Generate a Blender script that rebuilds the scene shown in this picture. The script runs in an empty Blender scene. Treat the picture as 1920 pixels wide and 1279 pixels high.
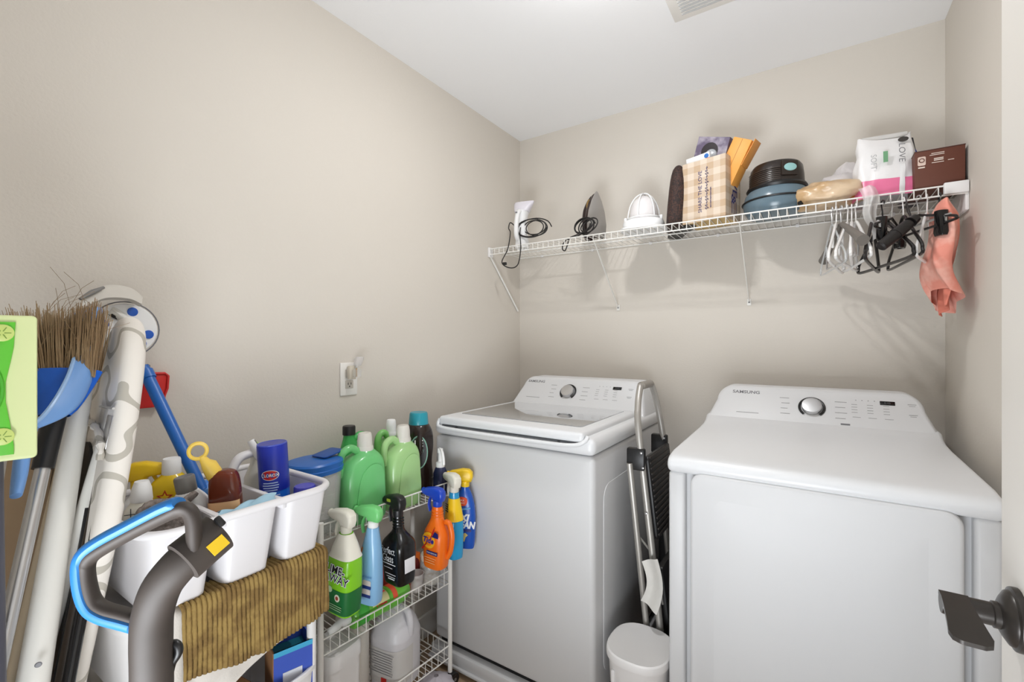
import bpy, bmesh, math, random
from mathutils import Vector, Matrix, Euler
random.seed(7)
SC = bpy.context.scene
COL = SC.collection
PI = math.pi
R = math.radians

# ------------------------------------------------------------------ camera
CAM_H, YAW, FPX = 1.28, R(33.6), 853.3
cd = bpy.data.cameras.new('camera'); cd.sensor_width = 36; cd.lens = 16.0; cd.clip_start = 0.02
cam = bpy.data.objects.new('camera', cd); COL.objects.link(cam)
cam.location = (0, 0, CAM_H); cam.rotation_euler = (R(90), 0, YAW)
SC.camera = cam

# ------------------------------------------------------------------ world (even ambient fill entering by the doorway) and exposure
w = bpy.data.worlds.new('world'); SC.world = w; w.use_nodes = True
w.node_tree.nodes['Background'].inputs[0].default_value = (0.96, 1.0, 1.04, 1)
w.node_tree.nodes['Background'].inputs[1].default_value = 0.3
SC.view_settings.view_transform = 'Standard'; SC.view_settings.look = 'None'
SC.view_settings.gamma = 1.0; SC.view_settings.use_curve_mapping = False
SC.view_settings.exposure = 0.01
LAMP_STRENGTH = 325.0
FILL_POWER = 62.0
# added fill light, low behind the camera, tilted up to bounce off the ceiling
hl = bpy.data.lights.new('fill_light', 'AREA'); hl.shape = 'RECTANGLE'; hl.size = 1.2; hl.size_y = 0.9
hl.energy = FILL_POWER; hl.color = (0.95, 1.0, 1.05)
ho = bpy.data.objects.new('fill_light', hl); COL.objects.link(ho)
ho.location = (-0.34, -0.62, 0.35); ho.rotation_euler = Euler((R(162), 0, R(30)))

# ------------------------------------------------------------------ pixel helper used to read positions off the survey of the room
def at(u, v, x=None, y=None, z=None, d=None):
    r = (u-960)/FPX; t = (639.5-v)/FPX
    S, C = math.sin(YAW), math.cos(YAW)
    D = Vector((-S+r*C, C+r*S, t))
    if x is not None: s = x/D.x
    elif y is not None: s = y/D.y
    elif z is not None: s = (z-CAM_H)/D.z
    else: s = d
    return Vector((D.x*s, D.y*s, CAM_H+D.z*s))

# ------------------------------------------------------------------ materials
MATS = {}
def srgb(c):
    def f(v):
        v /= 255.0
        return v/12.92 if v <= 0.04045 else ((v+0.055)/1.055)**2.4
    return (f(c[0]), f(c[1]), f(c[2]), 1)
def mat(name, rgb, rough=0.45, metal=0.0, noise=0.0, nscale=30.0, bump=0.0, bscale=200.0, spec=0.5, trans=0.0,
        rgb2=None, alpha=None, coat=0.0, sss=0.0):
    if name in MATS: return MATS[name]
    m = bpy.data.materials.new(name); m.use_nodes = True
    nt = m.node_tree; b = nt.nodes['Principled BSDF']
    c = srgb(rgb)
    b.inputs['Base Color'].default_value = c
    b.inputs['Roughness'].default_value = rough
    b.inputs['Metallic'].default_value = metal
    b.inputs['Specular IOR Level'].default_value = spec
    b.inputs['Transmission Weight'].default_value = trans
    b.inputs['Coat Weight'].default_value = coat
    if sss:
        b.inputs['Subsurface Weight'].default_value = sss
        b.inputs['Subsurface Radius'].default_value = (0.02, 0.02, 0.02)
    tc = nt.nodes.new('ShaderNodeTexCoord')
    if noise > 0 or rgb2 is not None:
        n = nt.nodes.new('ShaderNodeTexNoise'); n.inputs['Scale'].default_value = nscale
        n.inputs['Detail'].default_value = 4
        nt.links.new(tc.outputs['Object'], n.inputs['Vector'])
        mx = nt.nodes.new('ShaderNodeMix'); mx.data_type = 'RGBA'
        c2 = srgb(rgb2) if rgb2 is not None else tuple(max(0, v*(1-noise)) for v in c[:3])+(1,)
        mx.inputs[6].default_value = c; mx.inputs[7].default_value = c2
        if rgb2 is not None:
            rp = nt.nodes.new('ShaderNodeValToRGB'); rp.color_ramp.elements[0].position = 0.42; rp.color_ramp.elements[1].position = 0.58
            nt.links.new(n.outputs['Fac'], rp.inputs['Fac']); nt.links.new(rp.outputs['Color'], mx.inputs[0])
        else:
            nt.links.new(n.outputs['Fac'], mx.inputs[0])
        nt.links.new(mx.outputs[2], b.inputs['Base Color'])
    if bump > 0:
        n2 = nt.nodes.new('ShaderNodeTexNoise'); n2.inputs['Scale'].default_value = bscale; n2.inputs['Detail'].default_value = 3
        nt.links.new(tc.outputs['Object'], n2.inputs['Vector'])
        bp = nt.nodes.new('ShaderNodeBump'); bp.inputs['Strength'].default_value = bump; bp.inputs['Distance'].default_value = 0.002
        nt.links.new(n2.outputs['Fac'], bp.inputs['Height']); nt.links.new(bp.outputs['Normal'], b.inputs['Normal'])
    if alpha is not None:
        out = nt.nodes['Material Output']
        tr = nt.nodes.new('ShaderNodeBsdfTransparent'); ms = nt.nodes.new('ShaderNodeMixShader')
        ms.inputs[0].default_value = alpha
        nt.links.new(tr.outputs[0], ms.inputs[1]); nt.links.new(b.outputs[0], ms.inputs[2])
        nt.links.new(ms.outputs[0], out.inputs['Surface'])
    MATS[name] = m
    return m
def emit(name, rgb, strength):
    m = bpy.data.materials.new(name); m.use_nodes = True
    b = m.node_tree.nodes['Principled BSDF']
    b.inputs['Base Color'].default_value = srgb(rgb)
    b.inputs['Emission Color'].default_value = srgb(rgb)
    b.inputs['Emission Strength'].default_value = strength
    MATS[name] = m
    return m

WALL = mat('wall_paint', (215, 208, 198), 0.7, noise=0.03, nscale=2.0, bump=0.22, bscale=130)
CEIL = mat('ceiling_paint', (247, 247, 248), 0.8, bump=0.12, bscale=110)
TRIM = mat('trim_paint', (236, 233, 228), 0.4)
ENAMEL = mat('white_enamel', (212, 212, 213), 0.45, spec=0.4)
ENAMEL2 = mat('white_plastic_console', (228, 229, 231), 0.36)
WPLAST = mat('white_plastic', (235, 233, 232), 0.4, noise=0.04, nscale=12)
WWIRE = mat('white_coated_wire', (236, 234, 229), 0.4)
BLACK = mat('black_plastic', (22, 21, 22), 0.4)
BLACKG = mat('black_gloss', (14, 13, 14), 0.2)
DGREY = mat('dark_grey_plastic', (60, 55, 52), 0.45, noise=0.15, nscale=60)
GREYP = mat('grey_plastic', (120, 118, 115), 0.45)
LGREY = mat('light_grey_print', (168, 168, 170), 0.5)
MGREY = mat('mid_grey_print', (120, 120, 124), 0.5)
CHROME = mat('brushed_metal', (205, 205, 206), 0.28, metal=0.9)
ALU = mat('aluminium', (176, 172, 166), 0.4, metal=0.55)
PRINTW = mat('white_print', (240, 240, 240), 0.5)
PRINTK = mat('black_print', (18, 18, 22), 0.5)
CLEAR = mat('clear_plastic', (225, 225, 222), 0.15, alpha=0.32)
FROST = mat('frosted_plastic', (226, 222, 220), 0.4, alpha=0.55)
FILM = mat('plastic_film', (232, 230, 228), 0.3, alpha=0.55)
BLUE = mat('bright_blue_plastic', (20, 96, 178), 0.35)
NAVY = mat('navy_blue', (18, 44, 150), 0.3)
YEL = mat('yellow_plastic', (240, 200, 30), 0.35)
RED = mat('red_plastic', (205, 38, 34), 0.4)
ORANGE = mat('orange_plastic', (240, 112, 20), 0.35)
GREEN = mat('green_plastic', (72, 176, 80), 0.3)

# ------------------------------------------------------------------ mesh builder
class MB:
    def __init__(s): s.v = []; s.f = []
    def add(s, vs, fs, M=None):
        o = len(s.v)
        for p in vs:
            p = Vector(p)
            if M is not None: p = M @ p
            s.v.append(p)
        for f in fs: s.f.append([i+o for i in f])
        return s
    def box(s, c, d, bev=0.0, seg=2, M=None):
        bm = bmesh.new(); bmesh.ops.create_cube(bm, size=1.0)
        for q in bm.verts: q.co = Vector((q.co.x*d[0]+c[0], q.co.y*d[1]+c[1], q.co.z*d[2]+c[2]))
        if bev > 0:
            bev = min(bev, min(d)*0.49)
            bmesh.ops.bevel(bm, geom=bm.edges[:], offset=bev, segments=seg, profile=0.5, affect='EDGES')
        return s.bm(bm, M)
    def bm(s, bm, M=None):
        bm.verts.index_update()
        s.add([q.co.copy() for q in bm.verts], [[q.index for q in f.verts] for f in bm.faces], M)
        bm.free(); return s
    def loft(s, secs, N=28, cap=(True, True), M=None, sub=0):
        if sub: secs = refine(secs, sub)
        vs = []; fs = []
        for q in secs:
            for k in range(N): vs.append(ringpt(q, 2*PI*k/N))
        for i in range(len(secs)-1):
            for k in range(N):
                k2 = (k+1) % N
                fs.append([i*N+k, i*N+k2, (i+1)*N+k2, (i+1)*N+k])
        if cap[0]: fs.append(list(reversed(range(N))))
        if cap[1]: fs.append([(len(secs)-1)*N+k for k in range(N)])
        return s.add(vs, fs, M)
    def lathe(s, prof, N=28, M=None, cap=(True, True)):
        return s.loft([(z, r, r, 2) for (r, z) in prof], N, cap, M)
    def tube(s, pts, r, n=8, closed=False, M=None, flat=None, up=None):
        pts = [Vector(p) for p in pts]; m = len(pts)
        rs = r if isinstance(r, (list, tuple)) else [r]*m
        T = []
        for i in range(m):
            a = pts[(i-1) % m] if (closed or i > 0) else pts[i]
            b = pts[(i+1) % m] if (closed or i < m-1) else pts[i]
            t = (b-a); T.append(t.normalized() if t.length > 1e-9 else Vector((0, 0, 1)))
        ref = Vector(up) if up is not None else (Vector((0, 0, 1)) if abs(T[0].z) < 0.9 else Vector((1, 0, 0)))
        nrm = (ref - T[0]*ref.dot(T[0])).normalized()
        vs = []; fs = []
        for i in range(m):
            if up is not None:
                q = ref - T[i]*ref.dot(T[i])
                if q.length > 1e-6: nrm = q.normalized()
            else:
                q = nrm - T[i]*nrm.dot(T[i])
                if q.length > 1e-6: nrm = q.normalized()
            bi = T[i].cross(nrm)
            fl = flat if flat else 1.0
            for k in range(n):
                a = 2*PI*k/n
                vs.append(pts[i] + nrm*(math.cos(a)*rs[i]) + bi*(math.sin(a)*rs[i]*fl))
        for i in range(m if closed else m-1):
            j = (i+1) % m
            for k in range(n):
                k2 = (k+1) % n
                fs.append([i*n+k, i*n+k2, j*n+k2, j*n+k])
        if not closed:
            fs.append(list(reversed(range(n)))); fs.append([(m-1)*n+k for k in range(n)])
        return s.add(vs, fs, M)
    def plate(s, poly, t, bev=0.0, M=None, seg=2):
        # polygon in local xy, thickness t along z (centred)
        bm = bmesh.new(); vs = [bm.verts.new((p[0], p[1], -t/2)) for p in poly]
        f = bm.faces.new(vs)
        r = bmesh.ops.extrude_face_region(bm, geom=[f])
        for q in r['geom']:
            if isinstance(q, bmesh.types.BMVert): q.co.z += t
        bm.normal_update(); bmesh.ops.recalc_face_normals(bm, faces=bm.faces[:])
        if bev > 0:
            es = [e for e in bm.edges if abs(e.verts[0].co.z-e.verts[1].co.z) < 1e-6]
            bmesh.ops.bevel(bm, geom=es, offset=bev, segments=seg, profile=0.5, affect='EDGES')
        return s.bm(bm, M)
    def sheet(s, fn, nu, nv, t=0.0, M=None, closed_u=False):
        P = [[Vector(fn(i/nu, j/nv)) for j in range(nv+1)] for i in range(nu+1)]
        def nrm(i, j):
            a = P[min(i+1, nu)][j]-P[max(i-1, 0)][j]; b = P[i][min(j+1, nv)]-P[i][max(j-1, 0)]
            n = a.cross(b); return n.normalized() if n.length > 1e-12 else Vector((0, 0, 1))
        vs = []; fs = []; W = nv+1
        for i in range(nu+1):
            for j in range(W): vs.append(P[i][j]+(nrm(i, j)*t/2 if t else Vector((0, 0, 0))))
        for i in range(nu):
            for j in range(nv): fs.append([i*W+j, (i+1)*W+j, (i+1)*W+j+1, i*W+j+1])
        if t:
            o = len(vs)
            for i in range(nu+1):
                for j in range(W): vs.append(P[i][j]-nrm(i, j)*t/2)
            for i in range(nu):
                for j in range(nv): fs.append([o+i*W+j, o+i*W+j+1, o+(i+1)*W+j+1, o+(i+1)*W+j])
            for i in range(nu):
                fs.append([i*W, o+i*W, o+(i+1)*W, (i+1)*W]); fs.append([i*W+nv, (i+1)*W+nv, o+(i+1)*W+nv, o+i*W+nv])
            for j in range(nv):
                fs.append([j, j+1, o+j+1, o+j]); fs.append([nu*W+j, o+nu*W+j, o+nu*W+j+1, nu*W+j+1])
        return s.add(vs, fs, M)
    def data(s, name, m, sharp=38):
        me = bpy.data.meshes.new(name)
        me.from_pydata([tuple(p) for p in s.v], [], s.f)
        bm = bmesh.new(); bm.from_mesh(me); bmesh.ops.recalc_face_normals(bm, faces=bm.faces[:]); bm.to_mesh(me); bm.free()
        me.polygons.foreach_set('use_smooth', [True]*len(me.polygons))
        try: me.set_sharp_from_angle(angle=R(sharp))
        except Exception: pass
        if m is not None: me.materials.append(m)
        me.update()
        return me

def sgn(a): return -1 if a < 0 else 1
def ringpt(q, a):
    z, rx, ry = q[0], q[1], q[2]
    n = q[3] if len(q) > 3 else 2
    cx = q[4] if len(q) > 4 else 0
    cy = q[5] if len(q) > 5 else 0
    c, s = math.cos(a), math.sin(a)
    return Vector((cx+rx*sgn(c)*abs(c)**(2/n), cy+ry*sgn(s)*abs(s)**(2/n), z))
def full(q):
    q = list(q)
    if len(q) < 4: q.append(2)
    while len(q) < 6: q.append(0)
    return q
def refine(secs, k):
    S = [full(q) for q in secs]; out = []
    for i in range(len(S)-1):
        p0 = S[max(i-1, 0)]; p1 = S[i]; p2 = S[i+1]; p3 = S[min(i+2, len(S)-1)]
        for j in range(k):
            t = j/k
            out.append([0.5*((2*p1[c])+(-p0[c]+p2[c])*t+(2*p0[c]-5*p1[c]+4*p2[c]-p3[c])*t*t+(-p0[c]+3*p1[c]-3*p2[c]+p3[c])*t**3) for c in range(6)])
    out.append(S[-1]); return out
def smooth_path(pts, k=6, closed=False):
    pts = [Vector(p) for p in pts]; out = []; m = len(pts)
    rng = m if closed else m-1
    for i in range(rng):
        if closed: p0, p1, p2, p3 = pts[(i-1) % m], pts[i], pts[(i+1) % m], pts[(i+2) % m]
        else: p0, p1, p2, p3 = pts[max(i-1, 0)], pts[i], pts[i+1], pts[min(i+2, m-1)]
        for j in range(k):
            t = j/k
            out.append(0.5*((2*p1)+(-p0+p2)*t+(2*p0-5*p1+4*p2-p3)*t*t+(-p0+3*p1-3*p2+p3)*t**3))
    if not closed: out.append(pts[-1])
    return out
def rrect(x0, y0, x1, y1, r, k=5):
    out = []
    for cx, cy, a0 in ((x1-r, y1-r, 0), (x0+r, y1-r, 90), (x0+r, y0+r, 180), (x1-r, y0+r, 270)):
        for i in range(k+1):
            a = R(a0+90*i/k); out.append((cx+r*math.cos(a), cy+r*math.sin(a)))
    return out
def circle(cx, cy, r, n=24, ry=None):
    return [(cx+r*math.cos(2*PI*k/n), cy+(ry or r)*math.sin(2*PI*k/n)) for k in range(n)]
def label_patch(secs, z0, z1, a0, a1, off=0.0008, nz=8, na=14, M=None):
    # a printed label wrapped on a lofted body between two heights and two angles (degrees)
    S = [full(q) for q in secs]
    def sec(z):
        for i in range(len(S)-1):
            if S[i][0] <= z <= S[i+1][0] and S[i+1][0] > S[i][0]:
                t = (z-S[i][0])/(S[i+1][0]-S[i][0]); return [S[i][c]+(S[i+1][c]-S[i][c])*t for c in range(6)]
        return S[-1]
    def fn(u, v):
        q = sec(z0+(z1-z0)*v); q = [z0+(z1-z0)*v, q[1]+off, q[2]+off]+q[3:]
        return ringpt(q, R(a0+(a1-a0)*u))
    mb = MB(); mb.sheet(fn, na, nz); 
    if M is not None: mb.v = [M @ p for p in mb.v]
    return mb

# ------------------------------------------------------------------ scene graph helpers
def tag(o, label=None, cat=None, group=None, kind=None):
    if label: o['label'] = label
    if cat: o['category'] = cat
    if group: o['group'] = group
    if kind: o['kind'] = kind
    return o
def thing(name, label, cat, loc=(0, 0, 0), rot=(0, 0, 0), group=None, M=None):
    o = bpy.data.objects.new(name, None); COL.objects.link(o); o.empty_display_size = 0.05
    if M is not None: o.matrix_world = M
    else: o.location = loc; o.rotation_euler = rot
    return tag(o, label, cat, group)
def obj(name, mb, m, parent=None, label=None, sharp=38, kind=None):
    me = mb if isinstance(mb, bpy.types.Mesh) else mb.data(name, m, sharp)
    o = bpy.data.objects.new(name, me); COL.objects.link(o)
    if parent is not None: o.parent = parent
    if label: o['label'] = label
    if kind: o['kind'] = kind
    return o
def struct(name, mb, m, label=None, parent=None):
    o = obj(name, mb, m, parent)
    if parent is None: tag(o, label, None, None, 'structure')
    return o
def frame(o, ex, ey):
    ex = Vector(ex).normalized(); ey = Vector(ey); ey = (ey-ex*ey.dot(ex)).normalized(); ez = ex.cross(ey)
    M = Matrix((ex, ey, ez)).transposed().to_4x4(); M.translation = Vector(o); return M
_tc = {}
def text(parent, s, size, M, m, name='lettering', shear=0.0, ext=0.0004, sx=1.0, bend=None, align='CENTER', bold=0.0):
    cu = bpy.data.curves.new('t', 'FONT'); cu.body = s; cu.size = size; cu.align_x = align; cu.align_y = 'CENTER'
    cu.extrude = 0; cu.resolution_u = 3; cu.shear = shear; cu.offset = bold
    o = bpy.data.objects.new('t', cu); COL.objects.link(o)
    dg = bpy.context.evaluated_depsgraph_get()
    me = bpy.data.meshes.new_from_object(o.evaluated_get(dg))
    bpy.data.objects.remove(o); bpy.data.curves.remove(cu)
    for q in me.vertices:
        x, y = q.co.x*sx, q.co.y
        if bend:
            a = x/bend; p = Vector((bend*math.sin(a), y, bend*math.cos(a)-bend+ext))
        else: p = Vector((x, y, ext))
        q.co = M @ p
    me.materials.clear(); me.materials.append(m)
    r = bpy.data.objects.new(name, me); COL.objects.link(r); r.parent = parent
    return r
def lines(parent, M, rects, m, name='print_line', t=0.0005):
    mb = MB()
    for x, y, wd, ht in rects: mb.box((x, y, 0.0004), (wd, ht, t), 0, M=M)
    return obj(name, mb, m, parent, kind='stuff')
FRONT = frame((0, 0, 0), (1, 0, 0), (0, 0, 1))   # reads from -y
# ================================================================== THE ROOM
XL, XR, YB, YF, ZC = -1.407, 0.3875, 2.2, -0.10, 2.425
FLOORM = mat('floor_grout', (70, 58, 48), 0.9)
PLANK = mat('floor_plank', (178, 152, 124), 0.5, noise=0.25, nscale=14)
fl = struct('floor', MB().box(((XL+XR)/2, (YB+YF)/2-0.35, -0.03), (XR-XL+0.3, YB-YF+0.9, 0.05)), FLOORM, 'tan plank-look tile floor with dark grout lines under the machines')
pw = 0.152
k = 0; y = YF-0.72
pm = MB().box((0, 0, 0), (0.895, pw-0.006, 0.012), 0.002).data('plank', PLANK)
while y < YB-0.02:
    off = (k % 3)*0.3
    for j in range(3):
        cx = XL-0.30+off+j*0.9
        if cx+0.44 < XL or cx-0.44 > XR+0.1: continue
        o = obj('floor_plank', pm, None, fl); o.location = (cx+0.1, y+pw/2, -0.0055)
    y += pw; k += 1
struct('ceiling', MB().box(((XL+XR)/2, (YB+YF)/2, ZC+0.03), (XR-XL+0.3, YB-YF+0.3, 0.06)), CEIL, 'flat white painted ceiling')
struct('wall_left', MB().box((XL-0.06, (YB+YF)/2, ZC/2), (0.12, YB-YF+0.24, ZC)), WALL, 'plain beige left wall with one outlet')
struct('wall_back', MB().box(((XL+XR)/2, YB+0.06, ZC/2), (XR-XL, 0.12, ZC)), WALL, 'beige back wall carrying the wire shelf')
struct('wall_right', MB().box((XR+0.06, (YB+YF)/2, ZC/2), (0.12, YB-YF+0.24, ZC)), WALL, 'beige right wall beside the dryer')
DX0, DX1, DH = -0.66, 0.215, 2.06
wf = MB()
wf.box(((XL+DX0)/2, YF-0.06, ZC/2), (DX0-XL, 0.12, ZC)); wf.box(((XR+DX1)/2, YF-0.06, ZC/2), (XR-DX1, 0.12, ZC))
wf.box(((DX0+DX1)/2, YF-0.06, (ZC+DH)/2), (DX1-DX0, 0.12, ZC-DH))
struct('wall_front', wf, WALL, 'beige front wall around the open doorway')
struct('baseboard_left', MB().box((XL+0.007, (YB+YF)/2, 0.05), (0.014, YB-YF, 0.10), 0.004), TRIM, 'white baseboard along the left wall')
struct('baseboard_back', MB().box(((XL+XR)/2, YB-0.007, 0.05), (XR-XL-0.028, 0.014, 0.10), 0.004), TRIM, 'white baseboard along the back wall')
struct('baseboard_right', MB().box((XR-0.007, (YB+0.95)/2, 0.05), (0.014, YB-0.95-0.02, 0.10), 0.004), TRIM, 'white baseboard along the right wall')
tr = MB()
for cx in (DX0-0.03, DX1+0.03): tr.box((cx, YF+0.008, DH/2), (0.06, 0.016, DH), 0.004)
tr.box(((DX0+DX1)/2, YF+0.008, DH+0.03), (DX1-DX0+0.12, 0.016, 0.06), 0.004)
struct('trim_1', tr, TRIM, 'white casing around the open doorway')

# open door leaf, swung in parallel to the right wall
DOORW = mat('door_paint', (233, 229, 223), 0.42)
dx, dy0, dy1 = 0.2075, 0.02, 0.805
dr = MB()
dr.box((dx, (dy0+dy1)/2, 1.02), (0.030, dy1-dy0, 2.03), 0.003)
door = struct('door_1', dr, DOORW, 'white panelled door swung open at right with black lever handle')
for z0, z1 in ((0.18, 0.80), (1.10, 1.92)):
    fr = MB()
    for sx in (-1,):
        xx = dx-0.0155
        fr.tube([(xx, dy0+0.13, z0), (xx, dy1-0.115, z0), (xx, dy1-0.115, z1), (xx, dy0+0.13, z1)], 0.007, 8, closed=True)
    obj('panel_moulding', fr, DOORW, door)
BRONZE = mat('oil_rubbed_bronze', (52, 48, 45), 0.33, metal=0.4)
hz, hy = 0.966, 0.742
hx = dx-0.015
Mh = frame((hx, hy, hz), (0, 1, 0), (0, 0, 1))      # local z points to -x?  (ex x ey = x)  -> flip below
mh = MB()
def rose(mb, pr):
    # revolve around the x axis going out from the door towards -x
    N = 32; vs = []; fs = []
    for (r_, o_) in pr:
        for q in range(N):
            a = 2*PI*q/N; vs.append((hx-o_, hy+r_*math.cos(a), hz+r_*math.sin(a)))
    for i in range(len(pr)-1):
        for q in range(N):
            q2 = (q+1) % N; fs.append([i*N+q, i*N+q2, (i+1)*N+q2, (i+1)*N+q])
    fs.append(list(range(N))); fs.append([(len(pr)-1)*N+q for q in range(N)])
    mb.add(vs, fs)
rose(mh, [(0.034, -0.002), (0.034, 0.004), (0.0335, 0.006), (0.030, 0.0075), (0.029, 0.010), (0.022, 0.0145), (0.0165, 0.017)])
hd = obj('lever_handle', mh, BRONZE, door, 'dark bronze lever handle with round rose')
sp = MB(); rose(sp, [(0.0145, 0.015), (0.0145, 0.022), (0.0125, 0.023), (0.0125, 0.064), (0.012, 0.066)])
obj('spindle', sp, BRONZE, hd)
# flat lever blade pointing toward the hinge side (towards the camera), tapering wider at the free end
bl = MB()
lp = [(0.0, 0.013), (-0.012, 0.0125), (-0.03, 0.0135), (-0.06, 0.016), (-0.074, 0.0175), (-0.082, 0.0155), (-0.086, 0.009)]
sec = []
for (d_, hw) in lp: sec.append((d_, hw))
def blade(u, v):
    i = u*(len(sec)-1); a = int(min(i, len(sec)-2)); t = i-a
    d_ = sec[a][0]+(sec[a+1][0]-sec[a][0])*t; hw = sec[a][1]+(sec[a+1][1]-sec[a][1])*t
    w_ = (v-0.5)*2
    return (hx-0.055+w_*hw, hy+d_, hz+0.012-0.10*(-d_)-0.6*d_*d_)
bl.sheet(blade, 18, 8, 0.005)
obj('lever_blade', bl, BRONZE, hd)

# ceiling exhaust grille
vt = thing('ceiling_vent', 'square white louvred exhaust grille in the ceiling', 'vent', (-0.30, 1.555, ZC))
vm = MB(); vm.box((0, 0, -0.006), (0.23, 0.24, 0.012), 0.005)
obj('grille_frame', vm, TRIM, vt)
for i in range(11):
    s_ = MB().box((0.0, -0.08+i*0.0165, -0.0135), (0.165, 0.006, 0.004), 0.0015)
    obj('louvre', s_, mat('louvre_shade', (190, 190, 190), 0.5), vt)

# flush ceiling lamp (out of view, it lights the room)
lt = thing('ceiling_lamp', 'round white flush ceiling lamp above the middle of the room', 'lamp', (-0.50, 1.16, ZC))
obj('lamp_base', MB().lathe([(0.075, 0.0), (0.075, -0.012), (0.068, -0.020), (0.052, -0.022)]), TRIM, lt)
obj('diffuser', MB().lathe([(0.050, -0.0215), (0.050, -0.029), (0.042, -0.036), (0.012, -0.040)]), emit('lamp_glow', (255, 255, 255), LAMP_STRENGTH), lt)

# wall outlet with plug-in freshener and beige plug
ot = thing('wall_outlet', 'white wall outlet with plug-in air freshener on left wall', 'outlet', (XL, 1.045, 1.143))
obj('cover_plate', MB().box((0.003, 0, 0), (0.006, 0.072, 0.118), 0.0025), TRIM, ot)
for zz in (-0.02, 0.02):
    obj('socket', MB().box((0.0062, 0, zz), (0.004, 0.034, 0.029), 0.002), mat('outlet_grey', (205, 198, 188), 0.5), ot)
pins = MB()
for yy in (-0.006, 0.006): pins.box((0.0084, yy, -0.017), (0.0008, 0.0022, 0.008))
pins.box((0.0084, 0, -0.027), (0.0008, 0.004, 0.004)); obj('slot', pins, PRINTK, ot)
pa = thing('plug_in_freshener', 'beige plug-in air freshener with small clear bottle in wall outlet', 'air freshener', (XL, 1.045, 1.165))
BEIGE = mat('beige_plastic', (205, 196, 180), 0.4)
obj('body', MB().loft([(-0.022, 0.011, 0.014, 3, 0.0205), (0.0, 0.012, 0.017, 3, 0.0215), (0.02, 0.012, 0.018, 3, 0.0215), (0.026, 0.010, 0.014, 3, 0.0215)], 20), BEIGE, pa)
obj('fragrance_bottle', MB().loft([(-0.014, 0.013, 0.013, 3, 0.045, 0.004), (0.012, 0.014, 0.014, 3, 0.045, 0.004), (0.02, 0.007, 0.007, 2, 0.045, 0.004), (0.03, 0.007, 0.007, 2, 0.045, 0.004)], 18), CLEAR, pa)
obj('scent_vent', MB().loft([(0.026, 0.010, 0.012, 3, 0.036, 0.012), (0.05, 0.014, 0.016, 3, 0.04, 0.016), (0.058, 0.011, 0.013, 3, 0.042, 0.018)], 18), FROST, pa)
obj('amber_wick', MB().loft([(-0.012, 0.003, 0.003, 2, 0.052, -0.004), (0.018, 0.003, 0.003, 2, 0.052, -0.004)], 10), mat('amber', (176, 140, 90), 0.4), pa)

# ================================================================== WASHER AND DRYER
def console(parent, x0, x1, zb, zt, yf0, yf1, yb, m, flare=0.03, rad=0.05, name='console'):
    # outline in x,z with rounded top corners; the front face leans back
    ol = [(x0, zb-0.03), (x1, zb-0.03), (x1, zb)]
    n = 8
    for i in range(n+1):
        a = R(90*i/n); ol.append((x1-flare-rad+rad*math.cos(a), zt-rad+rad*math.sin(a)))
    for i in range(n+1):
        a = R(90+90*i/n); ol.append((x0+flare+rad+rad*math.cos(a), zt-rad+rad*math.sin(a)))
    ol.append((x0, zb))
    def yf(z): return yf0+(yf1-yf0)*(z-zb)/(zt-zb)
    bm = bmesh.new()
    fv = [bm.verts.new((p[0], yf(p[1]), p[1])) for p in ol]; bv = [bm.verts.new((p[0], yb, p[1])) for p in ol]
    bm.faces.new(fv); bm.faces.new(list(reversed(bv)))
    L = len(ol)
    for i in range(L):
        j = (i+1) % L; bm.faces.new([fv[i], bv[i], bv[j], fv[j]])
    bm.normal_update(); bmesh.ops.recalc_face_normals(bm, faces=bm.faces[:])
    bm.edges.ensure_lookup_table()
    es = []
    fs_ = set(fv)
    for e in bm.edges:
        if e.verts[0] in fs_ and e.verts[1] in fs_ and min(e.verts[0].co.z, e.verts[1].co.z) > zb-0.01: es.append(e)
    bmesh.ops.bevel(bm, geom=es, offset=0.014, segments=4, profile=0.5, affect='EDGES')
    o = obj(name, MB().bm(bm), m, parent, sharp=50)
    up = Vector((0, yf1-yf0, zt-zb)).normalized(); L_ = math.hypot(yf1-yf0, zt-zb)
    def F(x, s):   # frame on the leaning face: s = 0..1 up the slope
        return frame((x, yf(zb+(zt-zb)*s), zb+(zt-zb)*s), (1, 0, 0), up)
    return o, F

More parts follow.
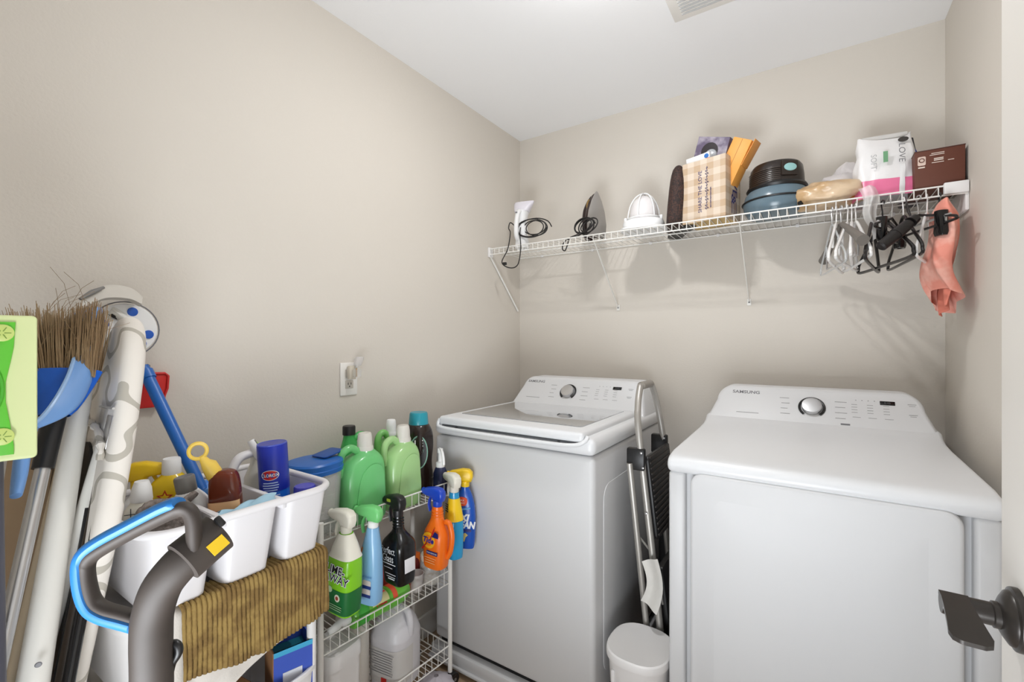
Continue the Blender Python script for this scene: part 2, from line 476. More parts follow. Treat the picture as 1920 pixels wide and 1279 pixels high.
def controls(parent, F, cx, dash, knob_x, txt_x, disp_x, warm):
    # knob: dark ring, chrome skirt and brushed face
    M = F(knob_x, 0.52)
    k_ = obj('knob', MB().lathe([(0.031, 0.0), (0.031, 0.016), (0.029, 0.019), (0.026, 0.0195)], 32, M=M), CHROME, parent, 'brushed metal cycle knob')
    obj('knob_ring', MB().tube([M @ Vector((0.0375*math.cos(a), 0.0375*math.sin(a), 0.002)) for a in [R(q) for q in range(-50, 231, 10)]], 0.0042, 8), BLACK, k_)
    text(parent, 'SAMSUNG', 0.0185, F(txt_x, 0.83), MGREY, sx=1.12, bold=0.0004)
    rl = []
    for i in range(4):
        rl.append((-0.085+0.004*(i % 2), 0.034-0.022*i, 0.030-0.004*(i % 3), 0.0022))
        rl.append((0.085-0.002*(i % 2), 0.030-0.022*i, 0.034-0.005*(i % 2), 0.0022))
    lines(parent, M, rl, LGREY)
    lines(parent, F(txt_x, 0.27), [(0.01, 0, 0.075, 0.0024)], LGREY)
    MD = F(disp_x, 0.74)
    obj('display', MB().box((0, 0, 0.0006), (0.040, 0.015, 0.0015), 0.0005, M=MD), BLACKG, parent)
    text(parent, '0:45', 0.010, frame(MD @ Vector((0, 0, 0.0014)), MD.to_3x3() @ Vector((1, 0, 0)), MD.to_3x3() @ Vector((0, 1, 0))), mat('display_digits', (92, 94, 98), 0.5), 'display_digits')
    g = []
    for i in range(3):
        for j in range(4):
            g.append((-0.09+i*0.043, -0.012-j*0.0105, 0.016, 0.0016)); 
    for i in range(4): g.append((-0.085+i*0.017, 0.006, 0.003, 0.003))
    for i in range(3): g.append((-0.085+i*0.043, -0.062, 0.022, 0.0016))
    lines(parent, MD, g, LGREY)
    b = []
    for i in range(2):
        b.append((0.063, 0.0-i*0.04, 0.022, 0.002)); b.append((0.063, -0.006-i*0.04, 0.016, 0.0016))
    lines(parent, MD, b, LGREY)

# ---- washer
wx0, wx1, wy0, wy1 = -1.265, -0.582, 1.345, 2.10
wsh = thing('washing_machine', 'white top-load washing machine with glass lid in the corner', 'washer', ((wx0+wx1)/2, (wy0+wy1)/2, 0))
wsh_off = Vector((-(wx0+wx1)/2, -(wy0+wy1)/2, 0))
def place(o_parent):
    # children of a thing were authored in room coordinates: shift them to the thing's own origin
    inv = o_parent.matrix_basis.inverted()
    for c in o_parent.children:
        c.matrix_parent_inverse = inv
cxw = (wx0+wx1)/2
obj('cabinet', MB().box((cxw, (wy0+wy1)/2, 0.505), (wx1-wx0, wy1-wy0, 0.805), 0.018, 3), ENAMEL, wsh)
obj('toe_gap', MB().box((cxw, (wy0+wy1)/2+0.012, 0.092), (wx1-wx0-0.03, wy1-wy0-0.03, 0.03)), BLACK, wsh)
bs = MB().box((cxw, (wy0+wy1)/2, 0.055), (wx1-wx0+0.02, wy1-wy0+0.02, 0.046), 0.006); bs.box((cxw, (wy0+wy1)/2-0.004, 0.028), (wx1-wx0+0.04, wy1-wy0+0.03, 0.012), 0.004)
obj('base_plinth', bs, ENAMEL, wsh)
for fx in (wx0+0.06, wx1-0.06):
    for fy in (wy0+0.06, wy1-0.06): obj('levelling_foot', MB().lathe([(0.022, 0.0), (0.022, 0.012), (0.01, 0.014), (0.01, 0.03)], 14, M=Matrix.Translation((fx, fy, 0.002))), BLACK, wsh)
obj('top_cover', MB().box((cxw, (wy0+wy1)/2-0.002, 0.9385), (wx1-wx0+0.004, wy1-wy0+0.004, 0.058), 0.022, 4), ENAMEL2, wsh)
# embossed side panel
sp_ = MB(); sp_.plate(rrect(-0.30, -0.33, 0.27, 0.30, 0.05), 0.004, 0.0019, M=frame((wx1+0.0002, (wy0+wy1)/2, 0.50), (0, 1, 0), (0, 0, 1)))
obj('side_panel', sp_, ENAMEL, wsh)
# lid with tinted glass and a finger lip
lid = obj('lid', MB().box((cxw-0.003, 1.610, 0.968), (0.620, 0.548, 0.034), 0.012, 3), ENAMEL2, wsh)
obj('glass_panel', MB().plate(rrect(cxw-0.272, 1.425, cxw+0.262, 1.848, 0.012), 0.004, 0.001, M=Matrix.Translation((0, 0, 0.9855))), mat('tinted_glass', (178, 181, 185), 0.05, metal=0.45, coat=1.0), lid)
obj('lid_gap', MB().box((cxw-0.003, 1.3425, 0.9495), (0.585, 0.010, 0.006), 0.001), mat('lid_gap_shadow', (70, 72, 76), 0.7), wsh)  # dark strip paints the shade of the gap under the lid
lip = [(cxw-0.312, 1.345, 0.972), (cxw-0.316, 1.338, 0.955), (cxw-0.295, 1.334, 0.942), (cxw-0.15, 1.333, 0.938), (cxw+0.15, 1.333, 0.938), (cxw+0.27, 1.334, 0.942), (cxw+0.31, 1.340, 0.957), (cxw+0.317, 1.352, 0.972)]
obj('finger_lip', MB().tube(smooth_path(lip, 6), 0.007, 10), ENAMEL2, wsh)
for sx in (-0.22, 0.22): obj('lid_bumper', MB().box((cxw+sx, 1.338, 0.949), (0.008, 0.006, 0.004), 0.001), BLACK, wsh)
_, F = console(wsh, wx0+0.008, wx1-0.008, 0.972, 1.100, 1.885, 1.985, 2.10, ENAMEL2, 0.028, 0.042)
controls(wsh, F, cxw, None, cxw-0.045, -1.158, -0.735, 0)
place(wsh)

# ---- dryer
gx0, gx1, gy0, gy1 = -0.353, 0.330, 1.352, 2.10
cxg = (gx0+gx1)/2
dry = thing('clothes_dryer', 'white front-load clothes dryer with large square door', 'dryer', (cxg, (gy0+gy1)/2, 0))
obj('cabinet', MB().box((cxg, (gy0+gy1)/2+0.012, 0.462), (gx1-gx0-0.004, gy1-gy0-0.024, 0.88), 0.01, 2), ENAMEL, dry)
for a0, a1 in ((gx0, gx0+0.046), (gx1-0.046, gx1)):
    obj('front_column', MB().box(((a0+a1)/2, gy0+0.03, 0.468), (a1-a0, 0.06, 0.872), 0.010, 3), ENAMEL, dry)
obj('front_header', MB().box((cxg, gy0+0.03, 0.13), (gx1-gx0-0.09, 0.04, 0.20), 0.006), ENAMEL, dry)
for fx in (gx0+0.06, gx1-0.06):
    for fy in (gy0+0.06, gy1-0.06): obj('levelling_foot', MB().lathe([(0.022, 0.0), (0.022, 0.012), (0.01, 0.014), (0.01, 0.03)], 14, M=Matrix.Translation((fx, fy, 0.002))), BLACK, dry)
dp = MB(); dp.plate(rrect(-0.291, 0.24, 0.268, 0.912, 0.035, 7), 0.040, 0.010, M=frame((0, gy0+0.008, 0), (1, 0, 0), (0, 0, 1)), seg=4)
dd = obj('door', dp, ENAMEL, dry)
# shallow convex field on the door
def field(u, v):
    x = -0.245+0.47*u; z = 0.29+0.575*v
    e = min(u, 1-u, v, 1-v); h = 0.004*(1-(1-min(1, e/0.25))**2)
    return (x, gy0-0.0125-h+0.0015, z)
obj('door_field', MB().sheet(field, 30, 30), ENAMEL, dd, sharp=60)
# top cover with rounded nose, extruded along x
pf = [(gy0+0.012, 0.900), (gy0-0.002, 0.905), (gy0-0.010, 0.918), (gy0-0.010, 0.930), (gy0-0.002, 0.943), (gy0+0.018, 0.952), (gy0+0.06, 0.957), (1.78, 0.966), (1.86, 0.971), (1.90, 0.980), (1.925, 0.995), (gy1, 1.0), (gy1, 0.900)]
tc_ = MB(); tc_.plate(pf, gx1-gx0+0.006, 0.014, M=frame((cxg, 0, 0), (0, 1, 0), (0, 0, 1)), seg=4)
obj('top_cover', tc_, ENAMEL2, dry, sharp=50)
_, F = console(dry, gx0-0.001, gx1+0.001, 0.975, 1.102, 1.905, 2.005, 2.10, ENAMEL2, 0.03, 0.055)
controls(dry, F, cxg, None, -0.008, -0.222, 0.205, 0)
lines(dry, F(0.088, 0.16), [(0, 0, 0.026, 0.006)], MGREY)
place(dry)

# ================================================================== STEP LADDER IN THE GAP
ld = thing('step_ladder', 'folded aluminium step ladder with black treads between washer and dryer', 'ladder', (-0.45, 1.64, 0))
def lad(y, z, dxx=0.0): return Vector((-0.385-0.135*(z/1.1)+dxx, y, z))
ny, fy_ = 1.535, 1.835
rail = [lad(ny-0.03, 0.02), lad(ny, 0.5), lad(ny+0.01, 0.95), lad(ny+0.035, 1.05), lad(ny+0.075, 1.105), lad(ny+0.10, 1.118), lad(fy_-0.10, 1.118), lad(fy_-0.07, 1.10), lad(fy_-0.03, 1.0), lad(fy_-0.01, 0.85), lad(fy_+0.01, 0.5), lad(fy_+0.03, 0.02)]
obj('front_frame', MB().tube(smooth_path(rail, 5), 0.0115, 12), ALU, ld)
for yy, s_ in ((ny-0.01, -1), (fy_+0.01, 1)):
    obj('rear_leg', MB().tube([lad(yy-0.025*(-s_)*0+0.0, 0.02, -0.05), lad(yy, 0.86, -0.038)], 0.0105, 12), ALU, ld)
obj('grip', MB().tube([lad(ny+0.095, 1.118), lad(fy_-0.095, 1.118)], 0.0145, 12), mat('grip_grey', (150, 144, 136), 0.6), ld)
# hinge brackets
for yy in (ny+0.005, fy_-0.012):
    hb = MB().box(lad(yy, 0.875, -0.018), (0.062, 0.026, 0.075), 0.006); obj('hinge_bracket', hb, BLACK, ld)
    for zz in (0.85, 0.90): obj('rivet', MB().box(lad(yy-0.014, zz, 0.006), (0.007, 0.003, 0.007), 0.001), CHROME, ld)
# upper tread folded flat, with ribs
Mtr = frame(lad((ny+fy_)/2, 0.755, 0.014), (0, 1, 0), (-0.12, 0, 1))
tr_ = obj('tread', MB().plate(rrect(-0.135, -0.15, 0.135, 0.13, 0.015), 0.012, 0.002, M=Mtr), BLACK, ld, 'black ribbed plastic tread')
RIB = mat('tread_rib', (52, 46, 42), 0.5)
for i in range(15):
    obj('tread_rib', MB().box((0, -0.135+i*0.0185, 0.0075), (0.245, 0.007, 0.004), 0.0015, M=Mtr), RIB, tr_)
Mt2 = frame(lad((ny+fy_)/2, 0.36, 0.014), (0, 1, 0), (-0.12, 0, 1))
t2 = obj('tread', MB().plate(rrect(-0.135, -0.15, 0.135, 0.16, 0.015), 0.02, 0.004, M=Mt2), BLACK, ld)
obj('spreader', MB().tube([lad(ny, 0.62, -0.045), lad(ny+0.02, 0.55, 0.0), lad(ny+0.01, 0.40, 0.012)], 0.004, 8), ALU, ld)
for z_ in (0.70, 0.30):
    obj('pivot_bolt', MB().box(lad(ny-0.012, z_, 0.0), (0.008, 0.006, 0.008), 0.002), CHROME, ld)
for yy in (ny-0.03, fy_+0.03):
    for q in (0.0, -0.05): obj('rubber_foot', MB().lathe([(0.015, 0.0), (0.015, 0.03), (0.0125, 0.034)], 12, M=Matrix.Translation(lad(yy+(0.02 if (q and yy < 1.6) else (-0.02 if q else 0)), 0.003, q))), BLACK, ld)
place(ld)
tg = thing('paper_tag', 'crumpled white paper tag hanging on the step ladder', 'tag', lad(ny-0.02, 0.48, -0.022))
def tagf(u, v): return (0.02*math.sin(v*3)+0.012*u, -0.012-0.02*v+0.008*math.sin(u*5), 0.065-0.13*v+0.03*u*(1-v)-0.02*(u-0.5)*v)
_t = MB().sheet(lambda u, v: Vector(tagf(u, v))+Vector((0.045*(u-0.3), -0.01*u, 0)), 8, 10, 0.0008)
obj('paper', _t, mat('paper', (225, 222, 216), 0.7, noise=0.12, nscale=60), tg)

# black tool case and red tool standing behind the ladder
tcx = thing('black_case', 'black plastic tool case on the floor behind the step ladder', 'case', (-0.47, 2.03, 0.002))
obj('shell', MB().box((0, 0, 0.27), (0.15, 0.22, 0.54), 0.015), BLACK, tcx)
obj('carry_handle', MB().tube(smooth_path([(0, -0.06, 0.535), (0, -0.055, 0.58), (0, 0.0, 0.59), (0, 0.055, 0.58), (0, 0.06, 0.535)], 5), 0.009, 10), BLACK, tcx)
for zz in (0.2, 0.4): obj('latch', MB().box((-0.03, -0.113, zz), (0.03, 0.01, 0.045), 0.003), DGREY, tcx)
rt = thing('red_level', 'narrow dark red tool standing behind the bin by the dryer', 'tool', (-0.372, 1.93, 0.002))
obj('beam', MB().box((0, 0, 0.27), (0.014, 0.05, 0.54), 0.003), mat('dark_red', (128, 20, 34), 0.4), rt)
obj('end_cap', MB().box((0, 0, 0.545), (0.018, 0.054, 0.02), 0.003), BLACK, rt)

# ================================================================== SMALL WHITE BIN
bn = thing('waste_bin', 'small white plastic bin with flat lid between the machines', 'bin', (-0.452, 1.402, 0.002))
B_ = [(0.0, 0.070, 0.078, 2.6), (0.006, 0.074, 0.082, 2.6), (0.29, 0.088, 0.098, 2.6), (0.315, 0.092, 0.102, 2.6)]
obj('body', MB().loft(B_, 40), WPLAST, bn)
obj('lid', MB().loft([(0.313, 0.096, 0.106, 2.6), (0.325, 0.0965, 0.1065, 2.6), (0.333, 0.095, 0.105, 2.6), (0.336, 0.090, 0.10, 2.6), (0.333, 0.082, 0.092, 2.6), (0.332, 0.01, 0.01, 2)], 40), WPLAST, bn)
obj('pedal_tab', MB().box((-0.055, -0.085, 0.24), (0.012, 0.012, 0.09), 0.004), WPLAST, bn)

# ================================================================== WIRE SHELF ON THE BACK WALL
SZ, SY = 1.755, 1.895
shf = thing('wire_shelf', 'long white wire shelf on brackets along the back wall', 'shelf', ((XL+XR)/2, YB, SZ-0.03))
def xr(name, y, z, r): return obj(name, MB().tube([(XL+0.004, y, z), (XR-0.004, y, z)], r, 8), WWIRE, shf)
xr('front_rail', SY, SZ, 0.0027); xr('front_rail', SY, SZ-0.029, 0.0027); xr('back_rail', YB-0.008, SZ-0.004, 0.003); xr('deck_rail', SY+0.15, SZ-0.0075, 0.003)
wm = MB().tube([(0, 0, -0.029), (0, 0, -0.004), (0, 0.004, -0.0015), (0, YB-SY-0.006, -0.0015)], 0.0016, 6).data('deck_wire', WWIRE)
nW = 62
for i in range(nW+1):
    o = obj('deck_wire', wm, None, shf); o.location = (XL+0.012+(XR-XL-0.024)*i/nW, SY, SZ)
for bx in (-0.82, -0.234):
    o = obj('brace', MB().tube([(bx, SY+0.004, SZ-0.03), (bx, YB-0.018, 1.462), (bx, YB-0.006, 1.452)], 0.0055, 8, flat=0.5), WWIRE, shf)
    obj('brace_foot', MB().box((bx, YB-0.0025, 1.447), (0.016, 0.004, 0.028), 0.0015), WWIRE, o)
    obj('screw', MB().lathe([(0.004, 0), (0.003, 0.002)], 10, M=frame((bx, YB-0.0045, 1.447), (1, 0, 0), (0, 0, 1))), MGREY, o)
obj('end_bracket', MB().box((XL+0.006, SY+0.012, SZ-0.016), (0.012, 0.034, 0.05), 0.003), WPLAST, shf)
obj('end_brace', MB().tube([(XL+0.006, SY+0.01, SZ-0.035), (XL+0.006, YB-0.03, 1.45)], 0.005, 8), WWIRE, shf)
obj('end_bracket', MB().box((XR-0.030, SY-0.002, SZ-0.010), (0.056, 0.016, 0.036), 0.003), WPLAST, shf)
obj('end_bracket', MB().box((XR-0.005, SY+0.10, SZ-0.045), (0.010, 0.20, 0.07), 0.003), WPLAST, shf)
for i in range(6):
    obj('wall_clip', MB().box((XL+0.15+i*0.3, YB-0.006, SZ-0.004), (0.014, 0.012, 0.014), 0.003), WPLAST, shf)
place(shf)
# ================================================================== BOTTLE TOOLS
from mathutils import noise as NZ
def spray(name, label, loc, secs, mbody, mhead, rot=(0, 0, 0), neck=0.012, mneck=None, group='spray bottles hung on the rack', scale=1.0, head_sc=1.0, cat='spray bottle', mat_tip=None, headrot=0.0):
    # nozzle points to local -x, broad label face looks to -y, base on z = 0
    t = thing(name, label, cat, loc, rot, group)
    t.scale = (scale,)*3
    zt = secs[-1][0]
    obj('bottle', MB().loft(secs, 32, sub=3), mbody, t)
    obj('collar', MB().lathe([(neck+0.003, zt-0.002), (neck+0.004, zt+0.003), (neck+0.004, zt+0.017), (neck+0.001, zt+0.020)], 22), mneck or mhead, t)
    poly = [(0.021, 0.0), (0.026, 0.016), (0.024, 0.032), (0.012, 0.042), (-0.012, 0.043), (-0.05, 0.034), (-0.058, 0.028), (-0.058, 0.015), (-0.045, 0.011), (-0.018, 0.008), (-0.014, 0.0)]
    poly = [(a*head_sc, b*head_sc) for a, b in poly]
    M = Matrix.Translation((0, 0, zt+0.018)) @ Matrix.Rotation(headrot, 4, 'Z') @ FRONT
    h = obj('trigger_head', MB().plate(poly, 0.029*head_sc, 0.008*head_sc, M=M, seg=3), mhead, t)
    obj('nozzle', MB().lathe([(0.010*head_sc, 0.0), (0.010*head_sc, 0.008), (0.007*head_sc, 0.010)], 16, M=M @ frame((-0.056*head_sc, 0.0215*head_sc, 0), (0, 1, 0), (0, 0, 1)) @ Matrix.Rotation(PI, 4, 'X')), mat_tip or mhead, h)
    tg_ = [(-0.026, 0.012), (-0.034, -0.004), (-0.036, -0.020), (-0.030, -0.040)]
    obj('trigger', MB().tube([M @ Vector((a*head_sc, b*head_sc, 0)) for a, b in tg_], 0.0075*head_sc, 8, flat=0.45, up=(0, 1, 0)), mhead, h)
    return t
def ftext(t, s, size, x, z, y, m, **k): return text(t, s, size, frame((x, y, z), (1, 0, 0), (0, 0, 1)), m, **k)
def fpatch(t, poly, y, m, name='label', th=0.0008):  # flat printed shape on the -y side
    return obj(name, MB().plate(poly, th, M=frame((0, y, 0), (1, 0, 0), (0, 0, 1))), m, t)

# ================================================================== WIRE RACK ALONG THE LEFT WALL
rk0 = Vector((-1.163, 0.772, 0)); rk1 = Vector((-1.125, 1.278, 0))
e1 = (rk1-rk0).normalized(); L = (rk1-rk0).length
Mr = frame(rk0, e1, Vector((0, 0, 1)).cross(e1))
DP = 0.212
rk = thing('wire_rack', 'white three-tier rolling wire rack beside the washer', 'rack', M=Mr)
postm = MB().tube([(0, 0, 0.055), (0, 0, 0.765)], 0.0085, 12).data('post', WWIRE)
for px in (0, L):
    for py in (0, DP):
        o = obj('post', postm, None, rk); o.location = (px, py, 0)
        cs = obj('caster', MB().lathe([(0.021, -0.009), (0.023, -0.006), (0.023, 0.006), (0.021, 0.009)], 20, M=Matrix.Translation((px+0.012, py-0.006, 0.0245)) @ Matrix.Rotation(PI/2, 4, 'X')), BLACK, rk)
        obj('caster_fork', MB().box((px+0.004, py-0.006, 0.046), (0.024, 0.026, 0.014), 0.004), BLACK, cs)
        obj('caster_hub', MB().lathe([(0.006, -0.0105), (0.006, 0.0105)], 12, M=Matrix.Translation((px+0.012, py-0.006, 0.0245)) @ Matrix.Rotation(PI/2, 4, 'X')), GREYP, cs)
TIERS = (0.108, 0.385, 0.712)
dw = MB().tube([(0, 0, 0), (0, DP, 0)], 0.0014, 6).data('deck_wire', WWIRE)
tk = MB().tube([(0, 0, 0), (0, 0, 0.046)], 0.0013, 6).data('lip_wire', WWIRE)
for z in TIERS:
    for nm, a, b, r_ in (('lip_rail', (0, 0, z+0.046), (L, 0, z+0.046), 0.0026), ('lip_rail', (0, 0, z), (L, 0, z), 0.0022), ('lip_rail', (0, DP, z+0.046), (L, DP, z+0.046), 0.0026), ('lip_rail', (0, DP, z), (L, DP, z), 0.0022),
                      ('side_rail', (0, 0, z+0.046), (0, DP, z+0.046), 0.0026), ('side_rail', (L, 0, z+0.046), (L, DP, z+0.046), 0.0026), ('side_rail', (L, 0, z), (L, DP, z), 0.0022), ('side_rail', (0, 0, z), (0, DP, z), 0.0022),
                      ('deck_rail', (0, DP*0.5, z-0.003), (L, DP*0.5, z-0.003), 0.0022)):
        obj(nm, MB().tube([a, b], r_, 8), WWIRE, rk)
    for i in range(1, 26):
        o = obj('deck_wire', dw, None, rk); o.location = (L*i/26, 0, z)
    for i in range(1, 17):
        o = obj('lip_wire', tk, None, rk); o.location = (L*i/17, 0, z)
    for i in range(1, 7):
        o = obj('lip_wire', tk, None, rk); o.location = (L, DP*i/7, z)
RZ = Mr.to_euler().z - PI/2      # small skew of the rack against the wall
def rp(y, depth, z):             # a point on the rack by room y and distance behind its front lip
    s = (y-rk0.y)/e1.y
    return Mr @ Vector((s, depth, z))

# ---------------- top tier
T3 = TIERS[2]+0.0016
# clear pitcher with blue lid
t = thing('pitcher', 'clear plastic pitcher with blue flip lid on the top rack tier', 'pitcher', rp(0.795, 0.075, T3), (0, 0, R(8)))
PS = [(0.0, 0.058, 0.060, 2.4), (0.004, 0.060, 0.063, 2.4), (0.17, 0.068, 0.074, 2.4), (0.185, 0.069, 0.075, 2.4)]
obj('body', MB().loft(PS+[(0.185, 0.066, 0.072, 2.4), (0.008, 0.057, 0.060, 2.4)], 36), CLEAR, t)
obj('lid', MB().loft([(0.180, 0.0715, 0.0785, 2.4), (0.192, 0.0735, 0.0805, 2.4), (0.194, 0.071, 0.078, 2.4), (0.208, 0.0725, 0.0795, 2.4), (0.213, 0.068, 0.075, 2.4), (0.215, 0.055, 0.06, 2.2)], 36), BLUE, t)
obj('flip_spout', MB().plate(rrect(-0.03, 0.0, 0.03, 0.08, 0.01), 0.004, 0.001, M=Matrix.Translation((0.0, 0.012, 0.219)) @ Matrix.Rotation(R(6), 4, 'X')), mat('lid_blue_dark', (14, 74, 150), 0.4), t)
obj('powder', MB().loft([(0.009, 0.056, 0.059, 2.4), (0.05, 0.058, 0.061, 2.4)], 30), mat('powder_grey', (150, 146, 142), 0.9, rgb2=(196, 192, 188), nscale=80), t)
# dark green bottle with black cap and loop handle
t = thing('bottle', 'green bottle with black cap and loop handle behind the pitcher', 'bottle', rp(0.985, 0.165, T3), (0, 0, R(0)))
GR1 = mat('leaf_green_plastic', (62, 170, 84), 0.25)
obj('body', MB().loft([(0, 0.036, 0.05, 3), (0.006, 0.038, 0.053, 3), (0.15, 0.038, 0.053, 3), (0.20, 0.028, 0.036, 2.4, 0, -0.012), (0.235, 0.019, 0.02, 2, 0, -0.02), (0.255, 0.018, 0.018, 2, 0, -0.02)], 28, sub=3), GR1, t)
obj('cap', MB().lathe([(0.021, 0.25), (0.021, 0.276), (0.019, 0.28)], 22, M=Matrix.Translation((0, -0.02, 0))), BLACK, t)
obj('loop_handle', MB().tube(smooth_path([(0, -0.012, 0.222), (0, 0.02, 0.243), (0, 0.052, 0.232), (0, 0.062, 0.195), (0, 0.052, 0.15)], 6), 0.011, 10), GR1, t)
# big green detergent jug
def jug(name, label, loc, rot, m, mcap, w, d, h, mcapbase=None, group=None, handle=True, cat='jug', clearcap=False):
    t = thing(name, label, cat, loc, rot, group)
    hb = h*0.80
    nx = w*0.10
    secs = [(0, w*0.46, d*0.45, 4), (0.006, w*0.5, d*0.5, 4), (hb*0.30, w*0.5, d*0.5, 4), (hb*0.66, w*0.485, d*0.49, 4), (hb*0.82, w*0.445, d*0.47, 3.6, nx*0.15), (hb*0.915, w*0.34, d*0.41, 3, nx*0.6), (hb*0.97, w*0.23, d*0.31, 2.4, nx), (hb, w*0.19, d*0.26, 2, nx)]
    obj('body', MB().loft(secs, 36, sub=3), m, t)
    # raised label field
    obj('label_field', MB().plate(smooth2([(-w*0.26, h*0.08), (w*0.34, h*0.08), (w*0.36, h*0.45), (w*0.30, h*0.60), (w*0.1, h*0.655), (-w*0.14, h*0.58), (-w*0.26, h*0.4)]), 0.003, 0.0012, M=frame((0, -d*0.5, 0), (1, 0, 0), (0, 0, 1))), m, t)
    rc = min(w, d)*0.27
    obj('spout_collar', MB().lathe([(rc, hb-0.004), (rc*1.04, hb+0.004), (rc*0.95, hb+0.012)], 24, M=Matrix.Translation((nx, 0, 0))), mcapbase or mcap, t)
    obj('cap', MB().lathe([(rc*0.92, hb+0.008), (rc*0.88, h*0.93), (rc*0.80, h*0.985), (rc*0.70, h)], 24, M=Matrix.Translation((nx, 0, 0))), mcap, t)
    if handle:
        obj('handle', MB().tube(smooth_path([(-w*0.02, 0, hb*0.96), (-w*0.24, 0, hb*1.06), (-w*0.44, 0, hb*1.0), (-w*0.50, 0, hb*0.84), (-w*0.44, 0, hb*0.68)], 6), 0.012, 10), m, t)
    return t
def smooth2(pts, k=5): return [(p.x, p.y) for p in smooth_path([(a, b, 0) for a, b in pts], k, True)]
GR2 = mat('translucent_green', (112, 196, 122), 0.22, noise=0.08, nscale=8, sss=0.15)
GR3 = mat('pale_green_translucent', (164, 206, 140), 0.22, noise=0.08, nscale=8, sss=0.15)
CAPW = mat('frosted_cap', (228, 224, 216), 0.3, alpha=0.85)
JR = R(90)+RZ
jug('detergent_jug', 'large mid-green detergent jug with white cap at the rack lip', rp(0.943, 0.062, T3), (0, 0, JR), GR2, CAPW, 0.150, 0.098, 0.270, group='detergent jugs on the top tier')
jug('detergent_jug', 'pale yellow-green detergent jug with clear cap beside the black bottle', rp(1.098, 0.062, T3), (0, 0, JR), GR3, CAPW, 0.135, 0.098, 0.272, group='detergent jugs on the top tier')
t = jug('detergent_jug', 'green bottle with small white cap at the back of top tier', rp(1.125, 0.16, T3), (0, 0, JR), mat('spring_green', (128, 196, 110), 0.3), PRINTW, 0.10, 0.075, 0.278, group='detergent jugs on the top tier')
# dark bottle with teal cap
t = thing('softener_bottle', 'tall black bottle with teal cap and oval label at washer corner', 'bottle', rp(1.235, 0.125, T3), (0, 0, 0))
BS = [(0, 0.045, 0.042, 3), (0.006, 0.048, 0.045, 3), (0.06, 0.05, 0.046, 3), (0.11, 0.046, 0.042, 3), (0.17, 0.051, 0.047, 3), (0.22, 0.05, 0.046, 2.6), (0.245, 0.042, 0.04, 2.2), (0.252, 0.036, 0.036, 2)]
obj('body', MB().loft(BS, 36, sub=3), mat('dark_brown_bottle', (38, 26, 22), 0.2), t)
obj('cap', MB().lathe([(0.036, 0.25), (0.037, 0.256), (0.034, 0.29), (0.031, 0.296)], 28), mat('teal_cap', (40, 150, 168), 0.3), t)
Mlab = Matrix.Rotation(R(45), 4, 'Z')
fr_ = Mlab @ frame((0, -0.0505, 0.155), (1, 0, 0), (0, 0, 1))
obj('oval_label', MB().plate(circle(0, 0, 0.034, 28, 0.062), 0.002, M=fr_), mat('sage_ring', (130, 178, 160), 0.5), t)
obj('oval_label', MB().plate(circle(0, 0, 0.030, 28, 0.057), 0.003, M=fr_), BLACK, t)
text(t, 'LE', 0.034, fr_ @ Matrix.Translation((0, 0.032, 0.0018)), PRINTW, bold=0.0006)
text(t, 'SCENT', 0.014, fr_ @ Matrix.Translation((0, 0.004, 0.0018)), mat('sage_text', (120, 150, 140), 0.5))
# white pump at the far end
t = thing('pump_bottle', 'small white pump bottle with curved spout beside the washer', 'bottle', rp(1.262, 0.035, T3), (0, 0, R(-35)))
obj('body', MB().lathe([(0.024, 0), (0.026, 0.004), (0.026, 0.075), (0.018, 0.095), (0.012, 0.10)], 22), mat('navy_label', (34, 40, 76), 0.4), t)
obj('pump_collar', MB().lathe([(0.016, 0.098), (0.016, 0.115), (0.008, 0.12), (0.007, 0.15), (0.011, 0.151), (0.010, 0.165)], 20), PRINTW, t)
obj('spout', MB().tube(smooth_path([(-0.02, 0, 0.158), (0.0, 0, 0.163), (0.03, 0, 0.160), (0.05, 0, 0.142), (0.056, 0, 0.118)], 6), 0.0052, 10), PRINTW, t)

# ---------------- spray bottles hooked over the top lip
def body_round(w, d, h, hs):  # generic shoulders
    return [(0, w*0.44, d*0.42, 3.5), (0.005, w*0.5, d*0.5, 3.5), (h*0.35, w*0.5, d*0.5, 3.2), (h*0.62, w*0.47, d*0.48, 3), (h*0.78, w*0.30, d*0.36, 2.4), (h*0.9, w*0.17, d*0.25, 2), (h, w*0.155, d*0.23, 2)]
LIME = mat('lime_bottle', (130, 200, 40), 0.25)
DGRN = mat('dark_green_print', (28, 104, 50), 0.35)
OFFW = mat('warm_white_plastic', (232, 228, 214), 0.4)
def hang(y, off, z): p = rp(y, -off, z); return p
lb = [(0, 0.040, 0.028, 4), (0.006, 0.044, 0.032, 4), (0.08, 0.046, 0.034, 4), (0.15, 0.045, 0.033, 3.6), (0.163, 0.042, 0.030, 3.2), (0.19, 0.034, 0.026, 2.6), (0.222, 0.019, 0.017, 2)]
t = spray('spray_bottle', 'lime green spray bottle with white neck and trigger hung on rack', hang(0.818, 0.042, 0.516), lb, LIME, OFFW, (0, R(3), R(4)), head_sc=1.08)
obj('neck_sleeve', label_patch(refine(lb, 3), 0.158, 0.2215, 0, 360, 0.0012, 8, 40), OFFW, t)
obj('green_band', label_patch(refine(lb, 3), 0.004, 0.072, 0, 360, 0.0008, 6, 44), DGRN, t)
ftext(t, 'LIME-', 0.032, -0.001, 0.128, -0.0346, PRINTW, shear=0.2, bold=0.0022)
ftext(t, 'AWAY', 0.032, 0.003, 0.103, -0.0346, PRINTW, shear=0.2, bold=0.0022)
ftext(t, 'LIME-', 0.032, -0.001, 0.128, -0.0350, PRINTK, shear=0.2, bold=0.0004)
ftext(t, 'AWAY', 0.032, 0.003, 0.103, -0.0350, PRINTK, shear=0.2, bold=0.0004)
